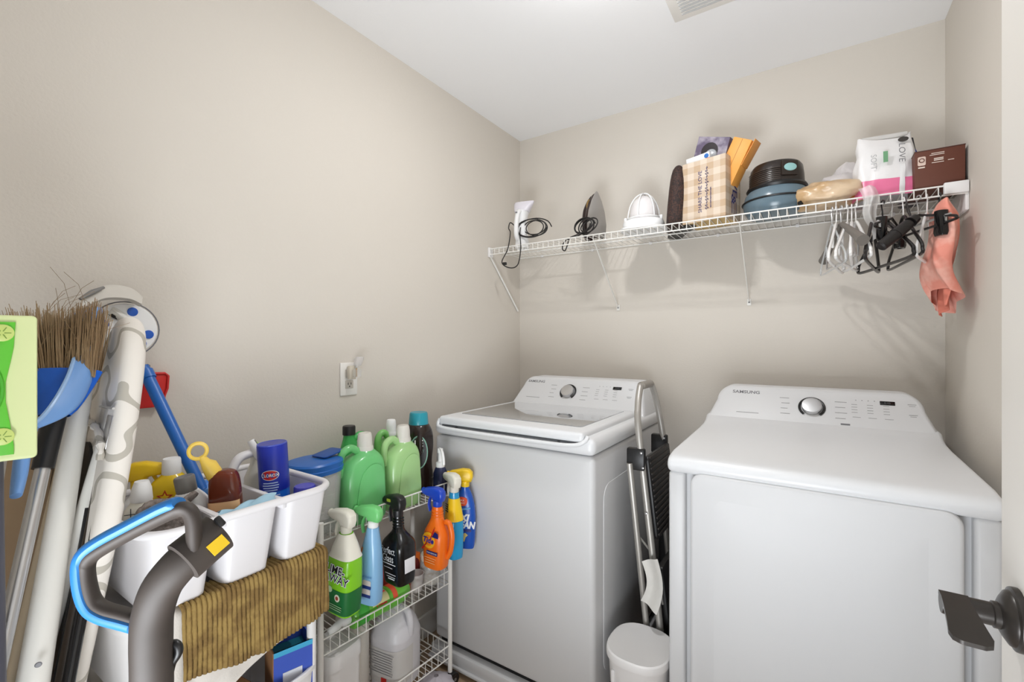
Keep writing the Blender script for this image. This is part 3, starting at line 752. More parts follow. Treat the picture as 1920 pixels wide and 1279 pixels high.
fpatch(t, circle(0.012, 0.052, 0.010), -0.0352, mat('badge_cream', (225, 222, 200), 0.5), 'badge')
fpatch(t, circle(0.012, 0.052, 0.0055), -0.0358, mat('badge_rust', (150, 60, 40), 0.5), 'badge_dot')
fpatch(t, circle(-0.018, 0.07, 0.009), -0.0352, mat('badge_pale', (190, 214, 170), 0.5), 'badge')
lines(t, frame((0.006, -0.0352, 0.022), (1, 0, 0), (0, 0, 1)), [(0, 0.008, 0.05, 0.0022), (0, 0.002, 0.05, 0.0022), (0, -0.004, 0.044, 0.0022)], mat('pale_green_print', (150, 190, 140), 0.5))
SKY = mat('sky_blue_bottle', (138, 186, 226), 0.25, noise=0.1, nscale=10)
sb = [(0, 0.034, 0.022, 3.6), (0.005, 0.038, 0.026, 3.6), (0.07, 0.037, 0.026, 3.4), (0.15, 0.029, 0.024, 3), (0.195, 0.021, 0.020, 2.4), (0.222, 0.017, 0.017, 2)]
t = spray('spray_bottle', 'slim pale blue spray bottle with green trigger hung on rack', hang(0.905, 0.036, 0.502), sb, SKY, mat('mint_green', (118, 206, 124), 0.35), (0, R(4), R(14)), mneck=PRINTW, head_sc=1.05)
obj('side_art', label_patch(refine(sb, 3), 0.06, 0.165, 175, 245, 0.0008), mat('multicolour_art', (40, 96, 170), 0.5, rgb2=(226, 120, 60), nscale=60), t)
for zz in (0.062, 0.036):
    fpatch(t, rrect(-0.006, zz-0.009, 0.022, zz+0.011, 0.004), -0.0268, mat('label_peach', (222, 210, 204), 0.5), 'label')
    fpatch(t, rrect(-0.008, zz-0.013, 0.024, zz-0.004, 0.002), -0.0274, mat('label_navy', (40, 60, 130), 0.5), 'label_band')
ftext(t, 'refillable', 0.011, 0.006, 0.084, -0.0266, mat('soft_blue', (76, 130, 190), 0.5))
# black glass cleaner
kb = [(0, 0.036, 0.028, 4.5), (0.006, 0.043, 0.034, 4.5), (0.05, 0.047, 0.037, 4.5), (0.105, 0.050, 0.039, 4.2), (0.128, 0.047, 0.037, 3.6), (0.148, 0.030, 0.026, 2.6), (0.165, 0.018, 0.018, 2), (0.205, 0.015, 0.015, 2)]
t = spray('spray_bottle', 'black angular glass cleaner spray bottle hung on rack', hang(1.002, 0.058, 0.525), kb, BLACKG, BLACK, (0, R(-2), R(-4)), head_sc=1.08)
for i in range(4): obj('neck_ring', MB().lathe([(0.0175, 0), (0.0185, 0.002), (0.0175, 0.004)], 20, M=Matrix.Translation((0, 0, 0.167+i*0.009))), BLACKG, t)
for s_, z_, sz in (('Perfect', 0.108, 0.030), ('Glass', 0.084, 0.032)):
    ftext(t, s_, sz, -0.004, z_, -0.0392, PRINTW, sx=0.78)
lines(t, frame((-0.004, -0.0386, 0.050), (1, 0, 0), (0, 0, 1)), [(0, 0.018, 0.07, 0.0025), (0, 0.006, 0.04, 0.0016), (0.01, -0.012, 0.05, 0.0016), (0.012, -0.02, 0.04, 0.0016), (0.014, -0.026, 0.03, 0.0030)], PRINTW)
obj('barcode_sticker', MB().box((0.0497, 0.002, 0.062), (0.0012, 0.040, 0.042), 0.0003), mat('sticker_white', (222, 220, 222), 0.5), t)
fpatch(t, rrect(-0.034, 0.247, -0.016, 0.256, 0.002), -0.0164, mat('lime_mark', (190, 200, 60), 0.5), 'nozzle_mark')
# orange bottle
ob = [(0, 0.034, 0.026, 3), (0.008, 0.041, 0.032, 3), (0.07, 0.044, 0.034, 3), (0.115, 0.043, 0.033, 2.8), (0.15, 0.027, 0.024, 2.4), (0.175, 0.020, 0.019, 2), (0.205, 0.017, 0.017, 2)]
t = spray('spray_bottle', 'orange laundry stain spray bottle with blue trigger hung on rack', hang(1.158, 0.055, 0.512), ob, ORANGE, mat('royal_blue', (30, 70, 190), 0.3), (0, R(2), R(2)), head_sc=1.05)
for i in range(3): obj('neck_ring', MB().lathe([(0.0205-i*0.0005, 0), (0.0215-i*0.0005, 0.002), (0.0205-i*0.0005, 0.004)], 20, M=Matrix.Translation((0, 0, 0.172+i*0.009))), ORANGE, t)
obj('loop_grip', MB().tube(smooth_path([(0.030, 0.008, 0.155), (0.046, 0.010, 0.15), (0.058, 0.010, 0.11), (0.054, 0.009, 0.06), (0.042, 0.006, 0.035)], 6), 0.009, 10), ORANGE, t)
fpatch(t, circle(-0.006, 0.098, 0.027, 28), -0.0345, mat('sun_yellow', (250, 182, 30), 0.5), 'logo_disc')
fpatch(t, circle(-0.006, 0.098, 0.018, 28), -0.0351, mat('sun_orange', (244, 130, 20), 0.5), 'logo_disc')
ftext(t, 'Tide', 0.026, -0.008, 0.098, -0.0355, NAVY, shear=0.25, bold=0.0008)
fpatch(t, [(0.008, 0.112), (0.036, 0.112), (0.034, 0.128), (0.020, 0.132)], -0.0351, mat('deep_navy', (34, 36, 110), 0.4), 'label_flag')
fpatch(t, [(-0.036, 0.066), (-0.032, 0.062), (-0.01, 0.088), (-0.014, 0.09)], -0.0351, RED, 'label_ray')
fpatch(t, [(0.002, 0.110), (0.006, 0.107), (0.020, 0.140), (0.016, 0.142)], -0.0351, RED, 'label_ray')
fpatch(t, rrect(-0.014, 0.052, 0.034, 0.064, 0.003), -0.0351, mat('deep_navy', (34, 36, 110), 0.4), 'label_band')
ftext(t, 'STAIN REMOVER', 0.0075, 0.010, 0.058, -0.0358, PRINTW, sx=0.8)
lines(t, frame((0.002, -0.0346, 0.034), (1, 0, 0), (0, 0, 1)), [(0, 0.006, 0.05, 0.0018), (0, -0.002, 0.04, 0.0018), (0, -0.010, 0.044, 0.0018)], mat('pale_orange_print', (250, 190, 130), 0.5))
# yellow / sky bottle behind it
cb = [(0, 0.034, 0.024, 3), (0.006, 0.038, 0.028, 3), (0.11, 0.038, 0.028, 3), (0.16, 0.030, 0.024, 2.6), (0.20, 0.020, 0.019, 2), (0.225, 0.017, 0.017, 2)]
t = spray('spray_bottle', 'blue spray bottle with yellow collar label and white trigger on rack', hang(1.240, 0.055, 0.520), cb, mat('cyan_liquid', (42, 150, 200), 0.2), OFFW, (0, R(2), R(-20)), head_sc=1.08)
obj('yellow_sleeve', label_patch(refine(cb, 3), 0.13, 0.205, 0, 360, 0.0012, 8, 40), YEL, t)
lines(t, frame((-0.004, -0.0262, 0.17), (1, 0, 0), (0, 0, 1)), [(0, 0.014, 0.02, 0.004), (0, 0.006, 0.02, 0.004), (0, -0.002, 0.02, 0.004), (0, -0.010, 0.02, 0.004)], PRINTK)
# blue oxygen cleaner bottle at the end
xb = [(0, 0.036, 0.014, 3.4), (0.005, 0.042, 0.019, 3.4), (0.08, 0.044, 0.021, 3.2), (0.14, 0.040, 0.021, 3), (0.185, 0.029, 0.019, 2.6), (0.21, 0.018, 0.016, 2), (0.222, 0.0155, 0.0155, 2)]
t = spray('spray_bottle', 'dark blue stain remover spray bottle with yellow trigger against washer', Vector((-1.082, 1.302, 0.522)), xb, mat('oxi_blue', (24, 82, 180), 0.25), YEL, (0, R(2), R(28)), head_sc=1.08)
ftext(t, 'OXI', 0.034, -0.010, 0.112, -0.0216, PRINTW, shear=0.2, bold=0.0018)
ftext(t, 'CLEAN', 0.034, 0.0, 0.086, -0.0216, PRINTW, shear=0.2, bold=0.0018, sx=0.82)
fpatch(t, smooth2([(-0.022, 0.158), (0.008, 0.158), (0.012, 0.182), (-0.012, 0.188), (-0.026, 0.176)]), -0.0213, mat('burst_red', (220, 76, 40), 0.5), 'burst')
ftext(t, 'MAX', 0.010, -0.008, 0.176, -0.0222, PRINTW); ftext(t, 'FORCE', 0.008, -0.008, 0.166, -0.0222, PRINTW)
fpatch(t, [(-0.03, 0.134), (0.026, 0.146), (0.026, 0.152), (-0.03, 0.140)], -0.0213, mat('sky_band', (90, 160, 220), 0.5), 'label_ray')
fpatch(t, rrect(-0.006, 0.062, 0.032, 0.071, 0.002), -0.0217, mat('deep_navy', (34, 36, 110), 0.4), 'label_band')
fpatch(t, rrect(-0.022, 0.062, -0.007, 0.071, 0.001), -0.0217, mat('label_gold', (220, 190, 40), 0.5), 'label_band')
fpatch(t, [(-0.016, 0.056), (-0.004, 0.060), (0.002, 0.054), (0.010, 0.058), (0.020, 0.050), (0.012, 0.042), (0.008, 0.026), (-0.010, 0.028), (-0.010, 0.044)], -0.0217, mat('shirt_tan', (214, 190, 110), 0.6), 'shirt_picture')

# ---------------- middle tier
T2 = TIERS[1]+0.0016
t = thing('carton', 'orange and red cardboard carton on the middle rack tier', 'box', rp(1.13, 0.115, T2), (0, 0, R(8)))
obj('box', MB().box((0, 0, 0.055), (0.085, 0.15, 0.11), 0.001), mat('carton_orange', (234, 92, 30), 0.4, rgb2=(240, 124, 40), nscale=9), t)
obj('red_face', MB().box((0, -0.0755, 0.055), (0.083, 0.001, 0.108)), mat('carton_red', (196, 50, 30), 0.45), t)
obj('barcode', MB().box((0.024, -0.0765, 0.024), (0.030, 0.001, 0.030)), mat('barcode_grey', (120, 120, 124), 0.5), t)
obj('print_square', MB().box((0.043, -0.045, 0.04), (0.001, 0.016, 0.016)), mat('carton_print', (248, 196, 140), 0.5), t)
obj('print_flower', MB().plate(smooth2([(-0.03, 0.06), (0.0, 0.045), (0.025, 0.05), (0.02, 0.085), (-0.005, 0.10)]), 0.001, M=frame((0.0433, 0.045, 0.0), (0, 1, 0), (0, 0, 1))), mat('carton_brown', (110, 30, 26), 0.5), t)
# green cleanser lying on its side
Mc = Matrix.Translation(rp(0.892, 0.046, T2+0.0362)) @ Matrix((tuple(-(Vector((0, 0, 1)).cross(e1))), (0, 0, 1), tuple(e1))).transposed().to_4x4()
t = thing('cleanser_bottle', 'green cleanser bottle with red lettering lying on its side in rack', 'bottle', M=Mc)
CS = [(0, 0.032, 0.030, 2.4), (0.004, 0.035, 0.0345, 2.4), (0.15, 0.036, 0.0355, 2.4), (0.19, 0.035, 0.0345, 2.4), (0.215, 0.027, 0.027, 2), (0.222, 0.02, 0.02, 2)]
obj('body', MB().loft(CS, 32), mat('cleanser_green', (104, 184, 62), 0.3), t)
obj('dark_band', label_patch(CS, 0.012, 0.05, 0, 360, 0.0006, 3, 40), mat('cleanser_dark', (60, 160, 56), 0.35), t)
obj('cream_panel', label_patch(CS, 0.062, 0.125, 20, 135, 0.0009, 3, 16), mat('cream_print', (226, 220, 160), 0.5), t)
obj('red_ribbon', label_patch(CS, 0.140, 0.158, 10, 150, 0.0009, 3, 16), mat('ribbon_red', (220, 84, 52), 0.5), t)
Ml = Matrix.Translation((0.026, 0.0258, 0.094)) @ frame((0, 0, 0), (0, 0, 1), (-1, 1, 0))
text(t, 'SCRUB', 0.022, Ml @ Matrix.Translation((0, 0.010, 0.0016)), RED, bold=0.001, sx=0.85)
text(t, 'FREE', 0.022, Ml @ Matrix.Translation((0, -0.012, 0.0016)), RED, bold=0.001, sx=0.85)
obj('trigger_cap', MB().loft([(-0.002, 0.016, 0.016, 2), (-0.022, 0.016, 0.016, 2), (-0.028, 0.012, 0.012, 2), (-0.06, 0.011, 0.014, 2, 0.004, -0.01), (-0.075, 0.010, 0.013, 2, 0.006, -0.016)], 20), PRINTW, t)
# frosted cup and clear jar
t = thing('measuring_cup', 'small frosted plastic cup on the middle rack tier', 'cup', rp(1.165, 0.055, T2))
obj('cup', MB().lathe([(0.020, 0.0), (0.026, 0.062), (0.0245, 0.062), (0.019, 0.003)], 24), FROST, t)
obj('rim', MB().tube([(0.0262*math.cos(a), 0.0262*math.sin(a), 0.062) for a in [2*PI*q/24 for q in range(24)]], 0.0014, 6, closed=True), FROST, t)
t = thing('glass_jar', 'clear jar with pale lid under the orange spray bottle', 'jar', rp(1.235, 0.06, T2))
obj('jar', MB().lathe([(0.034, 0.0), (0.038, 0.004), (0.038, 0.075), (0.032, 0.09), (0.0305, 0.09), (0.036, 0.075), (0.036, 0.006)], 28), CLEAR, t)
obj('lid', MB().lathe([(0.034, 0.086), (0.035, 0.088), (0.035, 0.104), (0.033, 0.107)], 28), OFFW, t)
obj('contents', MB().lathe([(0.0345, 0.006), (0.0345, 0.05)], 24), mat('tablet_white', (214, 206, 196), 0.8, rgb2=(170, 150, 120), nscale=70), t)

# ---------------- bottom tier
T1 = TIERS[0]+0.0016
VIN = mat('milky_plastic', (216, 214, 218), 0.35, noise=0.06, nscale=10, sss=0.1)
t = thing('vinegar_jug', 'milky white gallon jug with printed label on the bottom tier', 'jug', rp(1.097, 0.084, T1), (0, 0, R(8)))
VJ = [(0, 0.064, 0.064, 3.4), (0.008, 0.072, 0.072, 3.4), (0.14, 0.074, 0.074, 3.2), (0.165, 0.073, 0.073, 3), (0.205, 0.060, 0.060, 2.6), (0.235, 0.036, 0.036, 2.2), (0.248, 0.021, 0.021, 2), (0.262, 0.019, 0.019, 2)]
obj('body', MB().loft(VJ, 40, sub=3), VIN, t)
obj('handle', MB().tube(smooth_path([(0.028, -0.0, 0.246), (0.055, -0.004, 0.240), (0.068, -0.006, 0.205), (0.066, -0.006, 0.165)], 6), 0.012, 10), VIN, t)
obj('cap', MB().lathe([(0.021, 0.258), (0.021, 0.272), (0.019, 0.275)], 22), PRINTW, t)
obj('label', label_patch(refine(VJ, 3), 0.02, 0.135, 180, 360, 0.001, 6, 40), mat('label_offwhite', (204, 201, 198), 0.6), t)
lines(t, frame((0, -0.0756, 0.08), (1, 0, 0), (0, 0, 1)), [(0, 0.045, 0.11, 0.0015)]+[(0.004*(i % 3), 0.036-0.0085*i, 0.10-0.012*(i % 3), 0.0016) for i in range(8)], MGREY)
obj('red_mark', MB().box((0.012, -0.0758, 0.034), (0.022, 0.001, 0.016)), RED, t)
t = thing('paper_towel_roll', 'white paper towel roll standing on the bottom rack tier', 'paper roll', rp(0.968, 0.148, T1))
obj('roll', MB().lathe([(0.018, 0.0), (0.052, 0.0), (0.054, 0.004), (0.054, 0.246), (0.052, 0.25), (0.018, 0.25)], 32), mat('tissue', (226, 222, 216), 0.9, bump=0.3, bscale=120), t)
obj('core', MB().lathe([(0.0185, 0.001), (0.0185, 0.2505), (0.0165, 0.2505), (0.0165, 0.001)], 20), mat('card_core', (176, 150, 116), 0.8), t)
t = thing('white_canister', 'square white plastic canister with rounded lid on the bottom tier', 'canister', rp(0.858, 0.078, T1), (0, 0, R(6)))
obj('body', MB().loft([(0, 0.055, 0.055, 5), (0.006, 0.060, 0.060, 5), (0.20, 0.062, 0.062, 5)], 36), WPLAST, t)
obj('lid', MB().loft([(0.198, 0.065, 0.065, 5), (0.235, 0.065, 0.065, 5), (0.243, 0.060, 0.060, 5), (0.246, 0.05, 0.05, 4)], 36), WPLAST, t)
t = thing('spare_bottle', 'slim clear plastic bottle at the near end of the bottom tier', 'bottle', rp(0.80, 0.176, T1))
obj('body', MB().lathe([(0.024, 0.0), (0.027, 0.004), (0.027, 0.14), (0.021, 0.175), (0.011, 0.205), (0.010, 0.22)], 24), CLEAR, t)
obj('cap', MB().lathe([(0.013, 0.216), (0.013, 0.232)], 20), PRINTW, t)
t = thing('plastic_bag', 'crumpled clear plastic bag on the floor under the rack', 'bag', (-1.135, 1.215, 0.004))
def bagf(u, v):
    a = 2*PI*u; r_ = 0.062*math.sin(PI*min(1, v*0.96+0.02))**0.7*(1+0.28*NZ.noise(Vector((3*math.cos(a), 3*math.sin(a), 4*v))))
    return (r_*math.cos(a), r_*math.sin(a)*0.95, 0.066*v+0.004)
obj('film', MB().sheet(bagf, 28, 12), mat('grey_film', (216, 210, 218), 0.3, alpha=0.75), t)
# ================================================================== STORAGE CART UNDER THE CADDY
CX0, CX1, CY0, CY1, CTZ = -1.385, -1.030, 0.288, 0.700, 0.750
t = thing('storage_cart', 'white plastic storage cart under the cleaning caddy', 'cart', ((CX0+CX1)/2, (CY0+CY1)/2, 0))
cx_, cy_ = (CX1-CX0)/2, (CY1-CY0)/2
def tray(z0, z1, inset=0.0, deck=None):
    secs = [(z0, cx_-0.02, cy_-0.02, 7), (z0+0.006, cx_-0.014, cy_-0.014, 7), (z1-0.012, cx_-0.003, cy_-0.003, 7), (z1-0.010, cx_, cy_, 7), (z1-0.002, cx_, cy_, 7), (z1, cx_-0.003, cy_-0.003, 7), (z1-0.002, cx_-0.009, cy_-0.009, 7)]
    dz = deck if deck is not None else z0+0.006
    secs += [(dz+0.004, cx_-0.016, cy_-0.016, 7), (dz, cx_-0.02, cy_-0.02, 7)]
    return MB().loft(secs, 56)
obj('top_tray', tray(0.60, CTZ, deck=0.735), WPLAST, t)
obj('lower_tray', tray(0.24, 0.47), WPLAST, t)
for px in (-cx_+0.025, cx_-0.025):
    for py in (-cy_+0.025, cy_-0.025):
        o = obj('post', MB().tube([(px, py, 0.05), (px, py, 0.62)], 0.011, 12), WPLAST, t)
        obj('caster', MB().lathe([(0.020, -0.009), (0.023, -0.006), (0.023, 0.006), (0.020, 0.009)], 18, M=Matrix.Translation((px, py, 0.026)) @ Matrix.Rotation(PI/2, 4, 'Y')), BLACK, o)
# blue carton with white label and a brown box in the lower tray
t = thing('blue_carton', 'open blue carton with white label in the lower cart tray', 'box', (-1.096, 0.640, 0.252), (0, 0, R(74)))
CB = mat('carton_blue', (64, 92, 190), 0.4, noise=0.12, nscale=6)
bx = MB(); W_, D_, H_ = 0.088, 0.08, 0.285
bx.box((0, -D_/2, H_/2), (W_, 0.003, H_)); obj('front_panel', bx, CB, t)
obj('back_panel', MB().box((0, D_/2, H_/2), (W_, 0.003, H_)), CB, t)
obj('side_panel', MB().box((-W_/2, 0, H_/2), (0.003, D_, H_)), mat('carton_kraft', (168, 122, 82), 0.7, noise=0.15, nscale=10), t)
obj('side_panel', MB().box((W_/2, 0, H_/2), (0.003, D_, H_)), CB, t)
obj('bottom_panel', MB().box((0, 0, 0.0015), (W_, D_, 0.003)), CB, t)
obj('top_edge_strip', MB().box((0, -D_/2-0.0005, H_-0.006), (W_, 0.004, 0.012)), mat('carton_cyan', (70, 170, 210), 0.4), t)
obj('teal_liner', MB().box((0.0, 0.0, H_-0.03), (W_-0.008, D_-0.008, 0.003)), mat('carton_teal', (24, 110, 130), 0.5), t)
obj('shipping_label', MB().box((-0.002, -D_/2-0.0022, 0.205), (0.044, 0.001, 0.05)), mat('label_white', (214, 216, 224), 0.6), t)
t = thing('brown_box', 'brown cardboard box in the lower cart tray', 'box', (-1.165, 0.465, 0.252), (0, 0, R(6)))
obj('box_body', MB().box((0, 0, 0.12), (0.18, 0.14, 0.24), 0.002), mat('kraft', (150, 106, 68), 0.75, noise=0.2, nscale=9), t)
obj('box_flap', MB().box((0.02, 0, 0.2415), (0.14, 0.13, 0.003)), mat('kraft_light', (176, 130, 88), 0.75), t)

# towels hung over the cart edge
def drape(y0, y1, back, drop0, drop1, xedge, zedge, rib=0, amp=0.0, wave=0.004, thick=0.004, nu=40, nv=40, seed=0, slump=0.0):
    def fn(u, v):
        y = y0+(y1-y0)*u
        drop = drop0+(drop1-drop0)*u
        Ltot = back+drop; s = v*Ltot
        r_ = 0.010; bend = PI/2*r_
        if s < back-bend/2: x = xedge-r_-(back-bend/2-s); z = zedge; nx, nz = 0, 1
        elif s < back+bend/2:
            a = (s-(back-bend/2))/bend*PI/2; x = xedge-r_+r_*math.sin(a); z = zedge-r_+r_*math.cos(a); nx, nz = math.sin(a), math.cos(a)
        else:
            q = s-(back+bend/2); x = xedge; z = zedge-r_-q; nx, nz = 1, 0
        f = amp*(0.5+0.5*math.sin(rib*2*PI*u)) if rib else 0
        q = max(0, s-back)
        w_ = wave*NZ.noise(Vector((u*5+seed, q*6, seed)))*(q*8)+0.02*q*NZ.noise(Vector((u*2.2+seed*3, 0.3, q*2)))
        wr = 0.0012*NZ.noise(Vector((u*60, v*40, seed)))
        x += nx*(f+abs(w_)+0.002+wr); z += nz*(f+wr)-slump*math.sin(PI*u)*(v if s > back else 0)
        return (x, y, z)
    return MB().sheet(fn, nu, nv, thick)
t = thing('white_cloth', 'white cotton cloth hanging under the brown ribbed towel', 'cloth', (CX1, 0.52, CTZ))
o = obj('cloth', drape(0.325, 0.697, 0.045, 0.235, 0.125, CX1+0.006, CTZ+0.0065, wave=0.02, thick=0.003, nu=60, nv=40, seed=4), mat('white_cotton', (226, 220, 212), 0.9, noise=0.1, nscale=9, bump=0.3, bscale=300), t); place(t)
t = thing('ribbed_towel', 'olive brown ribbed towel draped over the cart edge', 'towel', (CX1, 0.53, CTZ))
OLIVE = mat('olive_chenille', (152, 126, 72), 0.95, rgb2=(124, 98, 54), nscale=26, bump=0.6, bscale=420)
obj('towel', drape(0.378, 0.692, 0.06, 0.135, 0.150, CX1+0.0135, CTZ+0.013, rib=34, amp=0.0042, wave=0.022, thick=0.003, nu=238, nv=44, seed=1, slump=0.02), OLIVE, t, sharp=180)
def hemf(u, k):
    pass
place(t)

# ================================================================== CLEANING CADDY
KX0, KX1, KY0, KY1 = -1.335, -0.985, 0.312, 0.694
KZ, KR = 0.765, 0.925
t = thing('cleaning_caddy', 'white plastic cleaning caddy with compartments and handle on the cart', 'caddy', ((KX0+KX1)/2, (KY0+KY1)/2, KZ))
kx, ky = (KX1-KX0)/2, (KY1-KY0)/2; h = KR-KZ
CADW = mat('caddy_white', (230, 228, 230), 0.4)
# compartments: three cups, open at the top
cups = [(-ky+0.006, -ky+0.128), (-ky+0.136, -ky+0.254), (-ky+0.262, ky-0.006)]
for a, b in cups:
    cy = (a+b)/2; hy_ = (b-a)/2
    secs = [(0.0, kx-0.040, hy_-0.013, 7, -0.006, cy), (0.004, kx-0.036, hy_-0.009, 7, -0.006, cy), (h-0.006, kx-0.010, hy_, 7, 0, cy), (h-0.004, kx-0.013, hy_-0.003, 7, 0, cy), (0.008, kx-0.039, hy_-0.012, 7, -0.006, cy), (0.0075, 0.01, 0.01, 2, -0.006, cy)]
    obj('compartment', MB().loft(secs, 48), CADW, t)
rim = [(x, y, h) for x, y in rrect(-kx, -ky, kx, ky, 0.055, 8)]
obj('rim', MB().tube(rim, 0.0085, 10, closed=True), CADW, t)
obj('divider', MB().box((0, -ky+0.132, h-0.012), (2*kx-0.016, 0.012, 0.02), 0.003), CADW, t)
obj('divider', MB().box((0, -ky+0.258, h-0.012), (2*kx-0.016, 0.012, 0.02), 0.003), CADW, t)
hp = [(-0.03, 0.035, h-0.02), (-0.03, 0.045, h+0.03), (-0.03, 0.062, h+0.062), (-0.03, 0.09, h+0.070), (-0.03, 0.135, h+0.074), (-0.03, 0.158, h+0.060), (-0.03, 0.165, h+0.02), (-0.03, 0.168, h-0.02)]
obj('handle', MB().tube(smooth_path(hp, 5), 0.013, 12, flat=0.8), CADW, t)

G_C = 'cleaners standing in the caddy'
ZB = KZ+0.009
# yellow star cleaner
t = thing('cleaner_bottle', 'yellow cleaner bottle with star and red swoosh in the caddy', 'bottle', (-1.235, 0.440, ZB+0.012), (0, 0, R(52)), G_C)
YB_ = [(0, 0.036, 0.022, 3.4), (0.006, 0.042, 0.026, 3.4), (0.12, 0.044, 0.027, 3.2), (0.165, 0.040, 0.026, 2.8), (0.185, 0.022, 0.020, 2.2), (0.192, 0.016, 0.016, 2)]
obj('body', MB().loft(YB_, 32, sub=3), mat('lemon_liquid', (232, 196, 30), 0.2), t)
obj('cap', MB().lathe([(0.0185, 0.188), (0.019, 0.19), (0.018, 0.22), (0.0165, 0.224)], 22), PRINTW, t)
star = []
for i in range(10):
    a = R(90+36*i); r_ = 0.017 if i % 2 == 0 else 0.0075; star.append((r_*math.cos(a)-0.004, 0.142+r_*math.sin(a)))
fpatch(t, star, -0.0275, mat('star_red', (190, 60, 24), 0.5), 'star')
star2 = [((a+0.004)*0.62-0.004, (b-0.142)*0.62+0.142) for a, b in star]
fpatch(t, star2, -0.0281, mat('star_gold', (240, 200, 40), 0.5), 'star')
fpatch(t, smooth2([(-0.04, 0.098), (-0.01, 0.108), (0.02, 0.126), (0.042, 0.136), (0.043, 0.092), (0.0, 0.086), (-0.04, 0.08)]), -0.0274, mat('swoosh_red', (206, 52, 34), 0.5), 'swoosh')
# yellow trigger bottle half hidden behind the ironing board
yb = [(0, 0.030, 0.022, 3), (0.005, 0.033, 0.025, 3), (0.11, 0.033, 0.025, 3), (0.14, 0.018, 0.016, 2), (0.155, 0.014, 0.014, 2)]
spray('spray_bottle', 'spray bottle with yellow trigger head behind the star bottle', Vector((-1.285, 0.395, ZB+0.014)), yb, PRINTW, YEL, (0, 0, R(-125)), group=G_C)
# white bottle with grid label
t = thing('cleaner_bottle', 'white bottle with black grid label at near end of caddy', 'bottle', (-1.165, 0.362, ZB+0.01), (0, 0, R(60)), G_C)
gb = [(0, 0.026, 0.020, 3.2), (0.005, 0.030, 0.023, 3.2), (0.13, 0.031, 0.024, 3), (0.16, 0.020, 0.018, 2.2), (0.168, 0.015, 0.015, 2)]
obj('body', MB().loft(gb, 28, sub=3), OFFW, t)
obj('cap', MB().lathe([(0.018, 0.164), (0.019, 0.167), (0.017, 0.19), (0.012, 0.205)], 20), PRINTW, t)
for (x_, z_, wd, ht) in ((0, 0.145, 0.045, 0.0014), (0, 0.125, 0.05, 0.0014), (-0.012, 0.132, 0.0014, 0.05), (0.014, 0.132, 0.0014, 0.05)):
    obj('grid_line', MB().box((x_, -0.0248, z_), (wd, 0.0006, ht)), PRINTK, t)
# white jug with yellow-black lettering
t = thing('cleaner_bottle', 'white bottle with yellow and black letters and grey cap in caddy', 'bottle', (-1.150, 0.468, ZB+0.01), (0, R(-10), R(56)), G_C)
cb_ = [(0, 0.034, 0.028, 3.4), (0.006, 0.038, 0.032, 3.4), (0.12, 0.038, 0.032, 3.2), (0.155, 0.026, 0.024, 2.4), (0.165, 0.018, 0.018, 2)]
obj('body', MB().loft(cb_, 30, sub=3), PRINTW, t)
obj('cap', MB().lathe([(0.020, 0.162), (0.020, 0.195), (0.018, 0.198)], 20), GREYP, t)
ftext(t, 'CR', 0.040, 0.006, 0.118, -0.0328, PRINTK, bold=0.003); ftext(t, 'CR', 0.040, 0.006, 0.118, -0.0334, mat('letter_yellow', (240, 214, 60), 0.5), bold=0.0003)
# blue sponge mop / scrubber at the foot of the blue pole
BX = MB().loft([(0, 0.020, 0.034, 4), (0.01, 0.024, 0.038, 4), (0.03, 0.024, 0.038, 3.4), (0.042, 0.016, 0.026, 2.4)], 26)
pb0 = at(268, 688, x=-1.375); pb1 = at(366, 892, x=-1.225)
dirp = (pb1-pb0).normalized()
t = thing('scrub_brush', 'blue long-handled scrub brush leaning from caddy to wall', 'brush', pb1)
obj('pole', MB().tube([pb0-dirp*0.0, pb0+dirp*0.02, pb1+dirp*0.04], [0.0125, 0.0135, 0.0125], 16), BLUE, t)
obj('pole_joint', MB().tube([pb0+dirp*0.012, pb0+dirp*0.034], 0.0165, 16), BLUE, t)
obj('brush_block', MB().loft([(0, 0.020, 0.034, 4), (0.01, 0.026, 0.040, 4), (0.03, 0.026, 0.040, 3.4), (0.042, 0.016, 0.026, 2.4)], 26, M=Matrix.Translation(pb1+Vector((0.004, 0.008, -0.06)))), mat('mottled_blue', (34, 110, 200), 0.5, rgb2=(90, 150, 220), nscale=50), t)
brs = MB(); rr = random.Random(3)
for i in range(60):
    a = Vector((rr.uniform(-0.018, 0.018), rr.uniform(-0.03, 0.03), -0.058)); brs.tube([a+pb1+Vector((0.004, 0.008, 0)), a+pb1+Vector((0.004+rr.uniform(-.006, .006), 0.008+rr.uniform(-.006, .006), -0.035))], 0.0009, 4)
obj('bristles', brs, mat('bristle_white', (224, 224, 224), 0.6), t, kind='stuff'); place(t)
# brown oil-soap bottle
t = thing('cleaner_bottle', 'brown translucent soap bottle with orange label in the caddy', 'bottle', (-1.098, 0.503, ZB+0.006), (R(1), R(-3), R(48)), G_C)
mb_ = [(0, 0.027, 0.017, 3.4), (0.006, 0.031, 0.021, 3.4), (0.13, 0.032, 0.022, 3.4), (0.185, 0.030, 0.021, 3.2), (0.205, 0.024, 0.018, 3), (0.212, 0.014, 0.012, 2)]
obj('body', MB().loft(mb_, 30, sub=3), mat('brown_soap', (104, 42, 20), 0.15), t)
obj('label', label_patch(refine(mb_, 3), 0.07, 0.142, 205, 335, 0.0008), mat('label_orange', (226, 128, 60), 0.5), t)
obj('label_band', label_patch(refine(mb_, 3), 0.128, 0.146, 200, 340, 0.0013), mat('label_peach2', (240, 190, 140), 0.5), t)
fpatch(t, [(0.012, 0.10), (0.028, 0.112), (0.028, 0.092)], -0.0232, DGRN, 'leaf_mark')
